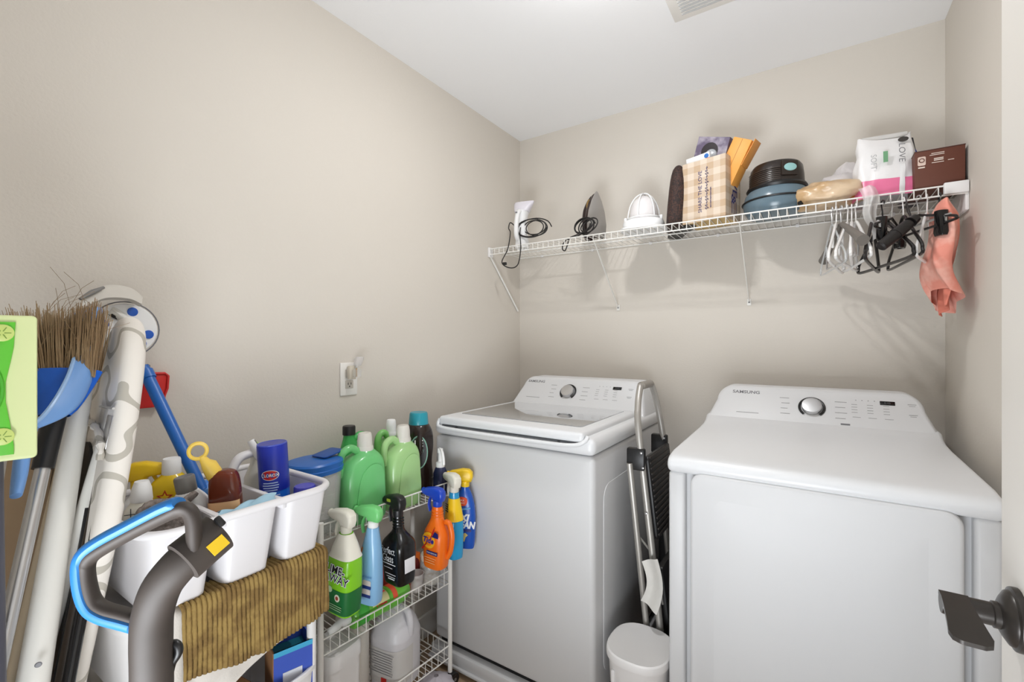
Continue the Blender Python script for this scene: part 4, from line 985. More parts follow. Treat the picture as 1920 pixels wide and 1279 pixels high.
# yellow dish brush
p0 = at(371, 846, x=-1.120); p1 = at(392, 872, x=-1.118); p2 = at(412, 906, x=-1.112)
t = thing('dish_brush', 'yellow dish brush with hanging loop standing in the caddy', 'brush', p2)
YB2 = mat('pale_yellow_plastic', (236, 200, 84), 0.4)
dq = (p2-p0).normalized()
obj('handle', MB().tube([p0+dq*0.014, p0+dq*0.03, p1, p1.lerp(p2, 0.5), p2, p2+dq*0.06], [0.006, 0.010, 0.0155, 0.017, 0.0145, 0.012], 16), YB2, t)
obj('hanging_loop', MB().tube([p0+Vector((0.0, 0.017*math.cos(a)*0.9+0.0, 0.017*math.sin(a)))+Vector((0.006*math.cos(a), 0, 0)) for a in [2*PI*q/24 for q in range(24)]], 0.0042, 8, closed=True), YB2, t)
place(t)
# disinfectant spray can
t = thing('spray_can', 'tall dark blue disinfectant spray can standing in the caddy', 'spray can', (-1.122, 0.627, ZB+0.004), (R(1), R(-3), R(47)), G_C)
obj('can', MB().lathe([(0.031, 0), (0.0335, 0.004), (0.0335, 0.165), (0.031, 0.172)], 36), mat('can_blue', (28, 100, 200), 0.25), t)
obj('cap', MB().lathe([(0.0345, 0.135), (0.0345, 0.244), (0.0325, 0.248), (0.002, 0.2475)], 36), mat('cap_blue', (24, 44, 160), 0.3), t)
obj('cap_rim', MB().tube([(0.0325*math.cos(a), 0.0325*math.sin(a), 0.247) for a in [2*PI*q/32 for q in range(32)]], 0.0018, 6, closed=True), mat('cap_blue2', (66, 84, 186), 0.3), t)
def cyl(s_, size, z_, R_, m_, **k_): return text(t, s_, size, frame((0, -R_-0.0006, z_), (1, 0, 0), (0, 0, 1)), m_, bend=R_, **k_)
def cylpatch(poly, z_, R_, m_, name):
    bm = bmesh.new(); vs = [bm.verts.new((a, b, 0)) for a, b in poly]; f = bm.faces.new(vs)
    bmesh.ops.triangulate(bm, faces=bm.faces[:]); bmesh.ops.subdivide_edges(bm, edges=bm.edges[:], cuts=2, use_grid_fill=True)
    for q in bm.verts:
        a = q.co.x/R_; q.co = Vector((R_*math.sin(a), -R_*math.cos(a), z_+q.co.y))
    return obj(name, MB().bm(bm), m_, t)
cylpatch(circle(0, 0, 0.021, 24, 0.0125), 0.176, 0.0350, PRINTW, 'logo_plate')
cylpatch(circle(0, 0, 0.0195, 24, 0.0112), 0.176, 0.0353, RED, 'logo_plate')
cylpatch(rrect(-0.0185, -0.0055, 0.0185, 0.0055, 0.003), 0.176, 0.0356, NAVY, 'logo_plate')
cyl('CLOROX', 0.0098, 0.176, 0.0358, PRINTW, bold=0.0002)
for i, (z_, wd) in enumerate(((0.157, 0.034), (0.151, 0.038), (0.145, 0.036), (0.139, 0.030), (0.126, 0.040), (0.120, 0.036), (0.112, 0.034), (0.106, 0.030))):
    cylpatch([(-wd/2, -0.0012), (wd/2, -0.0012), (wd/2, 0.0012), (-wd/2, 0.0012)], z_, 0.0352 if z_ > 0.134 else 0.0346, mat('print_pale_blue', (190, 210, 240), 0.5), 'print_line')
# white bottle with violet-blue cap, near the far rim
t = thing('cleaner_bottle', 'short white bottle with flat blue cap at far end of caddy', 'bottle', (-1.052, 0.655, ZB), (0, 0, 0), G_C)
obj('body', MB().lathe([(0.020, 0), (0.023, 0.004), (0.023, 0.11), (0.02, 0.125)], 24), PRINTW, t)
obj('cap', MB().lathe([(0.025, 0.122), (0.025, 0.145), (0.023, 0.148)], 26), mat('violet_blue', (64, 66, 180), 0.35), t)
# scrub wand, green bottle neck and yellow cap
t = thing('scrub_wand', 'white plastic scrub wand with grey edge leaning in the caddy', 'brush', (-1.17, 0.56, ZB))
w0, w1 = at(470, 826, x=-1.19), at(500, 880, x=-1.16)
obj('wand', MB().tube([w0, w0.lerp(w1, 0.45), w1, Vector((-1.16, 0.585, 0.80))], [0.008, 0.011, 0.009, 0.009], 12), PRINTW, t)
obj('scraper_edge', MB().tube([w0+Vector((0.004, 0.006, 0.0)), w0.lerp(w1, 0.45)+Vector((0.006, 0.008, 0.002))], 0.0035, 8), GREYP, t); place(t)
t = thing('lime_bottle', 'bottle with lime green spout behind the blue spray can', 'bottle', (-1.255, 0.640, ZB), (0, 0, R(-20)), G_C)
obj('body', MB().lathe([(0.024, 0), (0.028, 0.004), (0.028, 0.14), (0.014, 0.175), (0.012, 0.2)], 24), OFFW, t)
obj('spout', MB().tube([(-0.03, 0, 0.222), (0.0, 0, 0.218), (0.03, 0, 0.208)], [0.010, 0.012, 0.009], 12), mat('lime_spout', (140, 200, 50), 0.4), t)
obj('stem', MB().lathe([(0.007, 0.198), (0.007, 0.215)], 12), PRINTW, t)
t = thing('squeeze_bottle', 'clear bottle with small yellow cap behind the spray can', 'bottle', (-1.225, 0.672, ZB), (0, 0, 0), G_C)
obj('body', MB().lathe([(0.020, 0), (0.023, 0.004), (0.023, 0.13), (0.012, 0.165), (0.010, 0.175)], 22), FROST, t)
obj('cap', MB().lathe([(0.0135, 0.172), (0.0135, 0.195), (0.012, 0.198)], 18), YEL, t)

# crumpled cloths
def crumple(cx, cy, cz, rx, ry, rz, seed, nu=44, nv=18, rough=0.35, f=2.2):
    def fn(u, v):
        a = 2*PI*u; th = PI*0.98*v+0.01*PI
        d_ = Vector((math.sin(th)*math.cos(a), math.sin(th)*math.sin(a), math.cos(th)))
        n_ = 1+rough*NZ.noise(d_*f+Vector((seed, seed*2, 0)))+rough*0.45*NZ.noise(d_*f*2.7+Vector((0, seed, 5)))
        return (cx+rx*d_.x*n_, cy+ry*d_.y*n_, cz+rz*d_.z*n_)
    return MB().sheet(fn, nu, nv)
t = thing('microfiber_cloth', 'grey fluffy microfiber cloth stuffed in near caddy compartment', 'cloth', (-1.05, 0.36, 0.93))
GRY = mat('grey_fleece', (142, 132, 126), 0.95, rgb2=(118, 108, 102), nscale=120, bump=0.9, bscale=260)
obj('cloth', crumple(-1.080, 0.380, 0.922, 0.060, 0.046, 0.038, 2.0, rough=0.2), GRY, t, sharp=180)
def fold(u, v):
    y = 0.345+0.09*u; return (-1.115+0.012*math.sin(v*4)+0.05*(v-0.5)-0.012*u, y+0.012*math.sin(v*5), 0.925+0.022*math.sin(PI*v)+0.010*math.sin(u*6+v*2))
obj('fold', MB().sheet(fold, 24, 14, 0.009), GRY, t, sharp=180); place(t)
t = thing('blue_wipe', 'pale blue paper wipe folded over the caddy rim', 'cloth', (-1.02, 0.55, 0.93))
def wipe(u, v):
    y = 0.450+0.115*u; x = -1.06+0.065*v
    return (x+0.006*math.sin(u*7), y+0.01*math.sin(v*6), 0.902+0.028*math.sin(PI*(0.15+0.6*v))*(0.75+0.35*u)+0.003*math.sin(u*14+v*5))
obj('wipe', MB().sheet(wipe, 30, 18, 0.002), mat('wipe_blue', (170, 208, 228), 0.85, noise=0.1, nscale=40), t, sharp=30); place(t)

# ================================================================== VACUUM WAND WITH LOOP HANDLE (foreground)
VD = 0.47
def vp(u, v, dd=0.0): return at(u, v, d=VD+dd)
VBK = mat('vacuum_charcoal', (62, 54, 49), 0.6, noise=0.1, nscale=80)
VBL = mat('vacuum_blue', (32, 112, 182), 0.42)
t = thing('vacuum_cleaner', 'dark grey upright vacuum hose with blue loop handle in the foreground', 'vacuum', (vp(285, 1200).x, vp(285, 1200).y, 0.0))
low = vp(285, 1279); base = Vector((low.x-0.005, low.y+0.01, 0.02))
pth = [base+Vector((0, 0, 0.30)), Vector((low.x, low.y, 0.75)), low, vp(284, 1200), vp(287, 1150), vp(303, 1102), vp(332, 1064, 0.004), vp(362, 1036, 0.012)]
obj('wand_tube', MB().tube(smooth_path(pth, 5), [0.0185]*len(smooth_path(pth, 5)), 24), VBK, t)
c0, c1 = vp(343, 1054), vp(410, 998, 0.03)
sk = obj('wand_socket', MB().tube([c0, c0.lerp(c1, 0.5), c1], [0.0225, 0.0222, 0.0222], 24), VBK, t)
ax = (c1-c0).normalized()
camdir = Vector((0, 0, CAM_H)) - c0.lerp(c1, 0.6); nrm_ = (camdir-ax*camdir.dot(ax)).normalized()
st = c0.lerp(c1, 0.62)+nrm_*0.0222
obj('yellow_sticker', MB().box((0.002, -0.010, 0.0), (0.017, 0.013, 0.001), 0, M=frame(st, ax, nrm_.cross(ax))), YEL, sk)
obj('release_button', MB().box((0.010, 0.008, 0.001), (0.007, 0.012, 0.006), 0.002, M=frame(c0.lerp(c1, 0.8)+nrm_*0.021, ax, nrm_.cross(ax))), BLACK, sk)
loop = [(272, 1166), (235, 1154), (196, 1143), (176, 1128), (166, 1100), (162, 1066), (170, 1045), (196, 1026), (250, 996), (310, 966), (338, 955), (354, 958), (362, 975), (364, 1005), (364, 1045)]
LP = smooth_path([vp(u, v, 0.002) for u, v in loop], 5)
lo = obj('loop_handle', MB().tube(LP, 0.0125, 16, flat=0.60, up=tuple(camdir.normalized())), VBK, t)
bl_ = [(256, 1175), (228, 1167), (190, 1156), (166, 1140), (153, 1108), (149, 1066), (157, 1041), (185, 1018), (240, 988), (300, 957), (336, 943)]
BLP = smooth_path([vp(u, v, -0.001) for u, v in bl_], 5)
obj('blue_grip', MB().tube(BLP, [0.0085]+[0.0115]*(len(BLP)-2)+[0.0095], 14, flat=0.62, up=tuple(camdir.normalized())), VBL, lo)
hk = [vp(316, 1270, 0.01), vp(322, 1245, 0.01), vp(334, 1225, 0.01), vp(334, 1212, 0.01), vp(326, 1207, 0.01), vp(321, 1216, 0.01)]
obj('cord_hook', MB().tube(smooth_path(hk, 5), 0.0042, 10), BLACK, t)
obj('vacuum_body', MB().loft([(0.02, 0.13, 0.15, 4), (0.05, 0.14, 0.16, 4), (0.13, 0.12, 0.13, 3.5), (0.16, 0.06, 0.07, 2.5), (0.33, 0.045, 0.05, 2.5), (0.36, 0.025, 0.025, 2)], 32, M=Matrix.Translation((low.x-0.005, low.y+0.01, 0))), VBK, t)
place(t)

# ================================================================== LONG THINGS LEANING IN THE LEFT CORNER
def extend(p, q, z=0.012):     # continue the line p->q down to height z
    d = q-p; return p+d*((z-p.z)/d.z)
# ---- ironing board
IB_X, IB_Y0, IB_S = -1.235, 0.108, 0.180
ux = Vector((0, IB_S, 1)).normalized()
Mi = frame((IB_X, IB_Y0, 0.02), (1, -0.06, 0), ux)     # local x: across, local y: up along the board, local z: towards -y (underside)
t = thing('ironing_board', 'folded ironing board with white trellis pattern cover leaning on wall', 'ironing board', M=Mi)
CHK = bpy.data.materials.new('trellis_cover'); CHK.use_nodes = True
nt = CHK.node_tree; bs_ = nt.nodes['Principled BSDF']; bs_.inputs['Roughness'].default_value = 0.9
tcn = nt.nodes.new('ShaderNodeTexCoord')
sep = nt.nodes.new('ShaderNodeSeparateXYZ'); nt.links.new(tcn.outputs['Object'], sep.inputs[0])
def mth(op, a, b=None):
    n = nt.nodes.new('ShaderNodeMath'); n.operation = op
    for i, v in enumerate((a, b)):
        if v is None: continue
        if isinstance(v, (int, float)): n.inputs[i].default_value = v
        else: nt.links.new(v, n.inputs[i])
    return n.outputs[0]
# moroccan trellis: |sin| lattice of two curved families
sx_ = mth('ADD', sep.outputs[0], mth('MULTIPLY', sep.outputs[2], 1.0))
g_ = mth('ADD', mth('COSINE', mth('MULTIPLY', sx_, 2*PI/0.15)), mth('COSINE', mth('MULTIPLY', sep.outputs[1], 2*PI/0.19)))
g_ = mth('ADD', g_, mth('MULTIPLY', mth('COSINE', mth('MULTIPLY', sep.outputs[1], 6*PI/0.19)), 0.45))
ln = mth('LESS_THAN', mth('ABSOLUTE', g_), 0.36)
mxn = nt.nodes.new('ShaderNodeMix'); mxn.data_type = 'RGBA'
mxn.inputs[6].default_value = srgb((232, 226, 218)); mxn.inputs[7].default_value = srgb((186, 180, 169))
nt.links.new(ln, mxn.inputs[0]); nt.links.new(mxn.outputs[2], bs_.inputs['Base Color'])
ol = [(-0.165, 0.0), (0.165, 0.0), (0.165, 0.86), (0.155, 1.0), (0.13, 1.14), (0.095, 1.25), (0.055, 1.31), (0.0, 1.335), (-0.055, 1.31), (-0.095, 1.25), (-0.13, 1.14), (-0.155, 1.0), (-0.165, 0.86)]
sm = [(0.165, 0.0)]+[(p.x, p.y) for p in smooth_path([(a, b, 0) for a, b in ol[1:]], 4)]+[(-0.165, 0.0)]
sm = sm[1:]
obj('padded_cover', MB().plate(sm, 0.040, 0.018, seg=5, M=Matrix.Translation((0, 0, -0.018))), CHK, t)
ins = [(a*0.84, 0.02+(b-0.02)*0.80 if b > 0.5 else b+0.02) for a, b in sm]
obj('steel_underside', MB().plate(ins, 0.006, 0.0, M=Matrix.Translation((0, 0, 0.004))), mat('black_mesh', (26, 24, 24), 0.5), t)
# gathered hem of the cover around the underside near the nose
hem = [(0.125*math.cos(a), 1.055+0.055*math.sin(a), 0.008) for a in [PI*q/20 for q in range(21)]]
obj('gathered_hem', MB().tube(hem, [0.006+0.0022*math.sin(i*2.6) for i in range(21)], 8), CHK, t)
LEGW = mat('leg_white', (224, 222, 216), 0.35)
def L3(p): return Mi.inverted() @ p
la, lbp = at(205, 790, x=-1.165), at(66, 1279, x=-1.10)
lg = obj('leg', MB().tube([L3(la), L3(la.lerp(lbp, 0.5)), L3(extend(la, lbp, 0.35))], [0.010, 0.0125, 0.013], 14), LEGW, t)
ka, kb_ = at(222, 780, x=-1.135), at(128, 1279, x=-1.03)
obj('leg', MB().tube([L3(ka), L3(extend(ka, kb_, 0.30))], 0.0095, 14), BLACKG, t)
obj('leg', MB().tube([L3(ka+Vector((-0.03, 0, 0))), L3(extend(ka, kb_, 0.30)+Vector((-0.03, 0, 0)))], 0.0095, 14), mat('dark_bronze_tube', (58, 48, 40), 0.35), t)
kk = L3(at(197, 795, x=-1.15)); 
obj('latch_plate', MB().box((kk.x-0.02, kk.y, kk.z+0.0), (0.050, 0.058, 0.004), 0.002), CHROME, t)
obj('latch_plate', MB().box((kk.x+0.028, kk.y-0.012, kk.z+0.0), (0.036, 0.062, 0.004), 0.002), CHROME, t)
obj('latch_rod', MB().tube([(kk.x-0.045, kk.y+0.03, kk.z+0.004), (kk.x+0.05, kk.y+0.034, kk.z+0.004)], 0.0022, 8), CHROME, t)

# ---- thick white tube (closet pole) with screw hole
a_, b_ = at(166, 655, x=-1.26), at(62, 1279, x=-1.03)
t = thing('white_pole', 'thick white tube leaning in the corner left of the ironing board', 'pole', extend(a_, b_))
e_ = extend(a_, b_)
obj('tube', MB().tube([a_, a_.lerp(b_, 0.3), b_, e_], [0.0165, 0.0175, 0.0205, 0.0205], 24), LEGW, t)
obj('screw', MB().lathe([(0.0045, 0), (0.0035, 0.0015), (0.0015, 0.0012)], 12, M=frame(at(76, 1243, x=-1.015)+Vector((0.003, -0.003, 0)), (0.25, 1, 0), (0, 0, 1))), MGREY, t)
obj('end_cap', MB().tube([a_+(a_-b_).normalized()*0.012, a_+(b_-a_).normalized()*0.02], 0.0185, 20), PRINTW, t); place(t)

# ---- tan board and beige pole behind
a_, b_ = at(118, 800, x=-1.34), at(34, 1279, x=-1.20)
t = thing('tan_board', 'tan wooden board leaning behind the white tube', 'board', extend(a_, b_))
e_ = extend(a_, b_); dd_ = (a_-e_); Lb = dd_.length
Mb_ = frame(e_, (0.45, 0.9, 0), dd_)
obj('board', MB().box((0, Lb/2, 0), (0.070, Lb, 0.014), 0.003, M=Mb_), mat('tan_wood', (168, 142, 112), 0.6, noise=0.12, nscale=12), t)
place(t)
a_, b_ = at(88, 1000, x=-1.20), at(22, 1279, x=-1.145)
t = thing('beige_pole', 'thin beige wooden pole leaning beside the tan board', 'pole', extend(a_, b_))
obj('stick', MB().tube([a_+(a_-b_)*0.6, extend(a_, b_)], 0.0105, 14), mat('beige_wood', (206, 190, 164), 0.55, noise=0.12, nscale=30), t)
obj('end_cap', MB().tube([a_+(a_-b_)*0.62, a_+(a_-b_)*0.58], 0.0115, 14), LEGW, t); place(t)

# ---- straw broom, upside down
a_, b_ = at(98, 800, x=-1.15), at(10, 1190, x=-1.04)
e_ = extend(a_, b_); db = (a_-b_).normalized()
t = thing('straw_broom', 'upturned straw broom with bright blue cap in the corner', 'broom', e_)
side = Vector((0.50, 0.86, 0)); side = (side-db*side.dot(db)).normalized()
nf = side.cross(db)
obj('handle', MB().tube([a_-db*0.07, e_], 0.0105, 16), CHROME, t)
obj('handle_grip', MB().tube([a_+db*0.03, a_-db*0.075], [0.017, 0.015], 16), BLACK, t)
def capf(u, v):
    a = 2*PI*u; hw = 0.022+0.034*v**0.7; hd_ = 0.016+0.008*v
    return a_+db*(0.02+0.085*v)+side*(hw*math.cos(a))+nf*(hd_*math.sin(a))
cpm = MB().sheet(capf, 28, 8); obj('broom_cap', cpm, mat('cap_bright_blue', (18, 92, 196), 0.3), t)
rr = random.Random(11); st_ = MB()
for i in range(520):
    f_ = rr.uniform(-1, 1); g_ = rr.uniform(-1, 1)
    p0 = a_+db*0.09+side*(0.050*f_)+nf*(0.018*g_)
    ln_ = 0.140+rr.uniform(-0.02, 0.010)+0.012*f_
    sp2 = 0.034*f_ if f_ < 0 else 0.008*f_
    p3 = p0+db*ln_+side*(sp2-0.016)+nf*(0.020*g_)+Vector((rr.uniform(-.006, .006), rr.uniform(-.006, .006), 0))
    p1_ = p0.lerp(p3, 0.5)+side*rr.uniform(-0.003, 0.003)+nf*rr.uniform(-0.003, 0.003)
    st_.tube([p0, p1_, p3], [0.0010, 0.0010, 0.0005], 4)
for i in range(26):
    f_ = rr.uniform(-1, 1); p0 = a_+db*(0.10+rr.uniform(0, 0.12))+side*(0.05*f_)+nf*0.02
    p3 = p0+db*rr.uniform(0.05, 0.12)+side*rr.uniform(-0.06, 0.08)+nf*rr.uniform(-0.0, 0.03); st_.tube([p0, p0.lerp(p3, 0.5)+db*0.02, p3], 0.0004, 3)
obj('bristles', st_, mat('straw', (176, 152, 118), 0.8, rgb2=(146, 120, 88), nscale=8), t, kind='stuff')
for k_ in (0.115, 0.135):
    ring = [a_+db*k_+side*((0.052+0.1*(k_-0.115))*math.cos(q))+nf*(0.021*math.sin(q)) for q in [2*PI*j/28 for j in range(28)]]
place(t)

# ---- light blue dustpan
P = [at(136, 590, x=-1.255), at(190, 578, x=-1.26), at(183, 640, x=-1.24), at(165, 705, x=-1.20), at(146, 750, x=-1.15), at(118, 778, x=-1.11), at(60, 804, x=-1.075)]
Q = [at(122, 604, x=-1.23), at(146, 640, x=-1.21), at(136, 690, x=-1.15), at(118, 730, x=-1.105), at(98, 762, x=-1.08), at(78, 785, x=-1.07), at(58, 800, x=-1.065)]
t = thing('dustpan', 'pale blue plastic dustpan wedged against the broom', 'dustpan', (-1.2, 0.25, 1.1))
SP_, SQ_ = smooth_path(P, 4), smooth_path(Q, 4)
def pan(u, v):
    i = u*(len(SP_)-1); a = int(min(i, len(SP_)-2)); f_ = i-a
    p_ = SP_[a].lerp(SP_[a+1], f_); q_ = SQ_[a].lerp(SQ_[a+1], f_)
    return p_.lerp(q_, v)+Vector((0.012*math.sin(PI*v), 0.016*math.sin(PI*v), 0))*math.sin(PI*(0.15+0.7*u))
PANB = mat('dustpan_blue', (112, 156, 214), 0.35)
obj('scoop', MB().sheet(pan, 24, 10, 0.003), PANB, t)
obj('rim', MB().tube([q_+Vector((0.001, -0.002, 0)) for q_ in SQ_], 0.0035, 8), mat('dustpan_rim', (150, 184, 226), 0.35), t)
hp_ = [at(62, 800, x=-1.085), at(45, 840, x=-1.08), at(37, 890, x=-1.08), at(30, 930, x=-1.06)]
obj('grip', MB().tube(smooth_path(hp_, 5), [0.010+0.004*math.sin(PI*i/15) for i in range(16)], 14, flat=0.7), PANB, t); place(t)

# ---- flat floor sweeper head (pale green pad) facing out, with dark pole
hc = at(4, 728, x=-1.0)
fd = (Vector((0, 0, CAM_H))-hc); fd.z = 0; fd = (fd.normalized()+Vector((0.0, -0.05, 0))).normalized()
sd = Vector((0, 0, 1)).cross(fd)      # to the right as seen from the camera
Ms = frame(hc, sd, Vector((0.03, 0, 1)))
t = thing('floor_sweeper', 'upturned flat floor sweeper with lime green pad plate at left edge', 'mop', (hc.x, hc.y, 0.0))
PALEG = mat('pale_green_plastic', (214, 224, 166), 0.45); LIMEG = mat('lime_pad', (92, 190, 48), 0.4)
hd2 = obj('head_plate', MB().plate(rrect(-0.085, -0.108, 0.036, 0.108, 0.006), 0.016, 0.003, M=Ms), PALEG, t)
wav = [(-0.062, -0.098), (0.012, -0.098), (0.012, -0.085), (0.008, -0.05), (0.004, -0.02), (0.004, 0.01), (0.009, 0.04), (0.012, 0.06), (0.014, 0.098), (-0.062, 0.098)]
obj('lime_pad', MB().plate(wav, 0.006, 0.001, M=Ms @ Matrix.Translation((0, 0, 0.009))), LIMEG, hd2)
for i in range(5):
    r_ = 0.012+i*0.011
    arc = [Ms @ Vector((-0.055+r_*math.cos(a)*1.0, 0.0+r_*1.15*math.sin(a), 0.0125)) for a in [R(-80+160*q/16) for q in range(17)]]
    obj('ripple_ridge', MB().tube(arc, 0.0026, 6), mat('lime_ridge', (70, 168, 36), 0.4), hd2)
for zz in (0.082, -0.070):
    g_ = obj('cloth_gripper', MB().lathe([(0.0125, 0), (0.0125, 0.002), (0.011, 0.003), (0.002, 0.0025)], 22, M=Ms @ Matrix.Translation((0.0005, zz, 0.012))), mat('gripper_green', (196, 212, 120), 0.4), hd2)
    for k_ in range(6):
        a = PI/3*k_; obj('gripper_slot', MB().box((0.006, 0, 0.0148), (0.007, 0.0012, 0.0006), 0, M=Ms @ Matrix.Translation((0.0005, zz, 0)) @ Matrix.Rotation(a, 4, 'Z')), mat('gripper_dark', (120, 150, 60), 0.5), g_)
pt = Ms @ Vector((-0.012, -0.10, -0.02)); pe = at(8, 1279, x=-1.0); 
obj('pole', MB().tube([Ms @ Vector((-0.012, 0.0, -0.02)), pt, extend(pt, Vector((-0.99, pt.y+0.0, 0.6)))], 0.0125, 16), mat('pole_slate', (74, 74, 84), 0.35), t)
place(t)

# ---- flat mop with white pole, spin mop plate with blue dots
c_ = at(236, 618, x=-1.365)
fd = (Vector((0, 0, CAM_H))-c_).normalized(); fd = (fd+Vector((0.3, 0.25, 0.25))).normalized()
Md = frame(c_, Vector((0, 0, 1)).cross(fd), Vector((0, 0, 1)))
t = thing('spin_mop', 'white round spin mop plate with blue dots above the ironing board', 'mop', (-1.36, 0.33, 0.012))
obj('disc_plate', MB().lathe([(0.060, -0.004), (0.062, 0.0), (0.060, 0.003), (0.02, 0.007), (0.001, 0.007)], 40, M=Md), PRINTW, t)
obj('clear_rim', MB().tube([Md @ Vector((0.066*math.cos(a), 0.066*math.sin(a), -0.002)) for a in [2*PI*q/40 for q in range(40)]], 0.0016, 6, closed=True), MGREY, t)
for a in (75, -15, 165, 240, 310):
    obj('blue_dot', MB().lathe([(0.0105, 0), (0.0105, 0.0015), (0.009, 0.002)], 18, M=Md @ Matrix.Translation((0.044*math.cos(R(a)), 0.044*math.sin(R(a)), 0.0045))), mat('dot_blue', (30, 90, 190), 0.4), t)
n0, n1, n2 = at(214, 588, x=-1.33), at(226, 560, x=-1.34), c_
pv0, pv1 = at(206, 600, x=-1.372), at(176, 700, x=-1.378)
obj('swivel_neck', MB().tube([c_+Vector((0.012, 0, 0.02)), at(214, 585, x=-1.365), pv0], [0.010, 0.013, 0.013], 14), LEGW, t)
obj('black_ring', MB().tube([at(216, 590, x=-1.366), at(212, 594, x=-1.368)], 0.0142, 16), BLACK, t)
obj('pole', MB().tube([pv0, pv1, extend(pv0, pv1+Vector((-0.0, 0.0, -0.12)))], [0.012, 0.0115, 0.0115], 16), LEGW, t); place(t)
s0, s1, s2, s3 = at(152, 572, x=-1.30), at(196, 550, x=-1.33), at(240, 552, x=-1.345), at(264, 566, x=-1.35)
t = thing('flat_mop_head', 'grey-white flat mop head lying across the mop tops', 'mop', s1)
def fm(u, v):
    S_ = smooth_path([s0, s1, s2, s3], 8); i = u*(len(S_)-1); a = int(min(i, len(S_)-2)); p_ = S_[a].lerp(S_[a+1], i-a)
    wdt = 0.030*(0.55+0.45*math.sin(PI*min(1, 0.15+u*0.8)))
    return p_+Vector((0.03*(v-0.5), -0.01*(v-0.5), wdt*(0.5-v)+0.004*math.sin(PI*v)))
obj('pad', MB().sheet(fm, 28, 10, 0.010), mat('mop_greywhite', (208, 203, 194), 0.8, noise=0.1, nscale=30), t)
obj('grey_clip', MB().tube([s0+Vector((0.01, -0.004, 0.012)), s0.lerp(s1, 0.5)+Vector((0.01, -0.004, 0.014)), s1+Vector((0.01, -0.004, 0.012))], [0.003, 0.0055, 0.003], 8), GREYP, t); place(t)
# ---- red dustpan edge on the wall
r0 = at(292, 730, x=-1.385)
t = thing('red_scoop', 'small red plastic scoop hanging on the wall behind the blue pole', 'scoop', (XL, r0.y, r0.z))
obj('scoop', MB().plate([(-0.05, 0.044), (0.022, 0.042), (0.030, 0.034), (0.028, 0.0), (0.022, -0.030), (0.012, -0.046), (-0.05, -0.046)], 0.012, 0.003, M=frame((0.012, 0, 0), (0, 1, 0), (0, 0, 1))), RED, t)
obj('hook', MB().tube([(0.001, -0.01, 0.062), (0.012, -0.01, 0.06), (0.014, -0.01, 0.05)], 0.002, 8), GREYP, t)
obj('rim', MB().tube([(0.019, -0.045, 0.041), (0.019, 0.021, 0.039), (0.019, 0.028, 0.032), (0.019, 0.026, 0.0), (0.019, 0.011, -0.044)], 0.003, 8), RED, t)
# ================================================================== THINGS ON THE WIRE SHELF
ST = SZ+0.0018
CORD = mat('cord_black', (30, 27, 26), 0.5)
def shp(u, y): return at(u, 400, y=y).x
# ---- garment steamer
t = thing('garment_steamer', 'white handheld garment steamer with black cord in shelf corner', 'steamer', (shp(979, 1.965), 1.965, ST), (0, 0, R(12)))
obj('tank', MB().loft([(0, 0.030, 0.032, 3), (0.004, 0.033, 0.035, 3), (0.10, 0.026, 0.03, 2.6), (0.15, 0.026, 0.032, 2.6), (0.185, 0.034, 0.036, 2.6)], 28, sub=3), PRINTW, t)
obj('steam_head', MB().loft([(0.18, 0.036, 0.034, 3), (0.20, 0.044, 0.030, 3, 0.004), (0.222, 0.052, 0.018, 3, 0.010), (0.232, 0.050, 0.012, 3, 0.014)], 28), mat('head_lilac_white', (226, 222, 230), 0.35), t)
obj('handle_bar', MB().tube(smooth_path([(-0.012, -0.034, 0.04), (-0.012, -0.052, 0.06), (-0.010, -0.056, 0.11), (-0.006, -0.048, 0.16), (-0.002, -0.034, 0.178)], 5), 0.012, 12), PRINTW, t)
obj('switch', MB().box((-0.008, -0.062, 0.165), (0.010, 0.004, 0.006), 0.001), MGREY, t)
def coil(cx, cy, cz, n, r0, seed, sq=0.55, nx=(1, 0, 0), nz=(0, 0, 1)):
    rr = random.Random(seed); pts = []; nx = Vector(nx); nz = Vector(nz)
    for k in range(n*10+1):
        a = 2*PI*k/10; j = k/10
        r_ = r0*(1+0.22*math.sin(j*1.7+seed)); ox = 0.25*r0*math.sin(j*2.3+seed*2)
        pts.append(Vector((cx, cy, cz))+nx*(r_*math.cos(a)+ox)+nz*(sq*r_*math.sin(a))+Vector((0, 0.012*math.sin(a*0.7+seed), 0)))
    return smooth_path(pts, 3)
obj('power_cord', MB().tube(coil(0.075, -0.03, 0.088, 4, 0.065, 1.3, 0.62)+[], 0.0028, 6), CORD, t)
obj('cord_tail', MB().tube(smooth_path([(-0.02, -0.05, 0.10), (-0.045, -0.05, 0.12), (-0.05, -0.06, 0.09), (-0.035, -0.075, 0.06), (-0.045, -0.085, -0.02), (-0.075, -0.088, -0.085), (-0.03, -0.09, -0.115), (0.01, -0.088, -0.10), (0.022, -0.08, -0.02), (0.014, -0.07, 0.05), (0.01, -0.05, 0.09)], 6), 0.0028, 6), CORD, t)
obj('cord_plug', MB().box((-0.060, -0.088, -0.092), (0.020, 0.014, 0.014), 0.003, M=Matrix.Identity(4)), CORD, t)
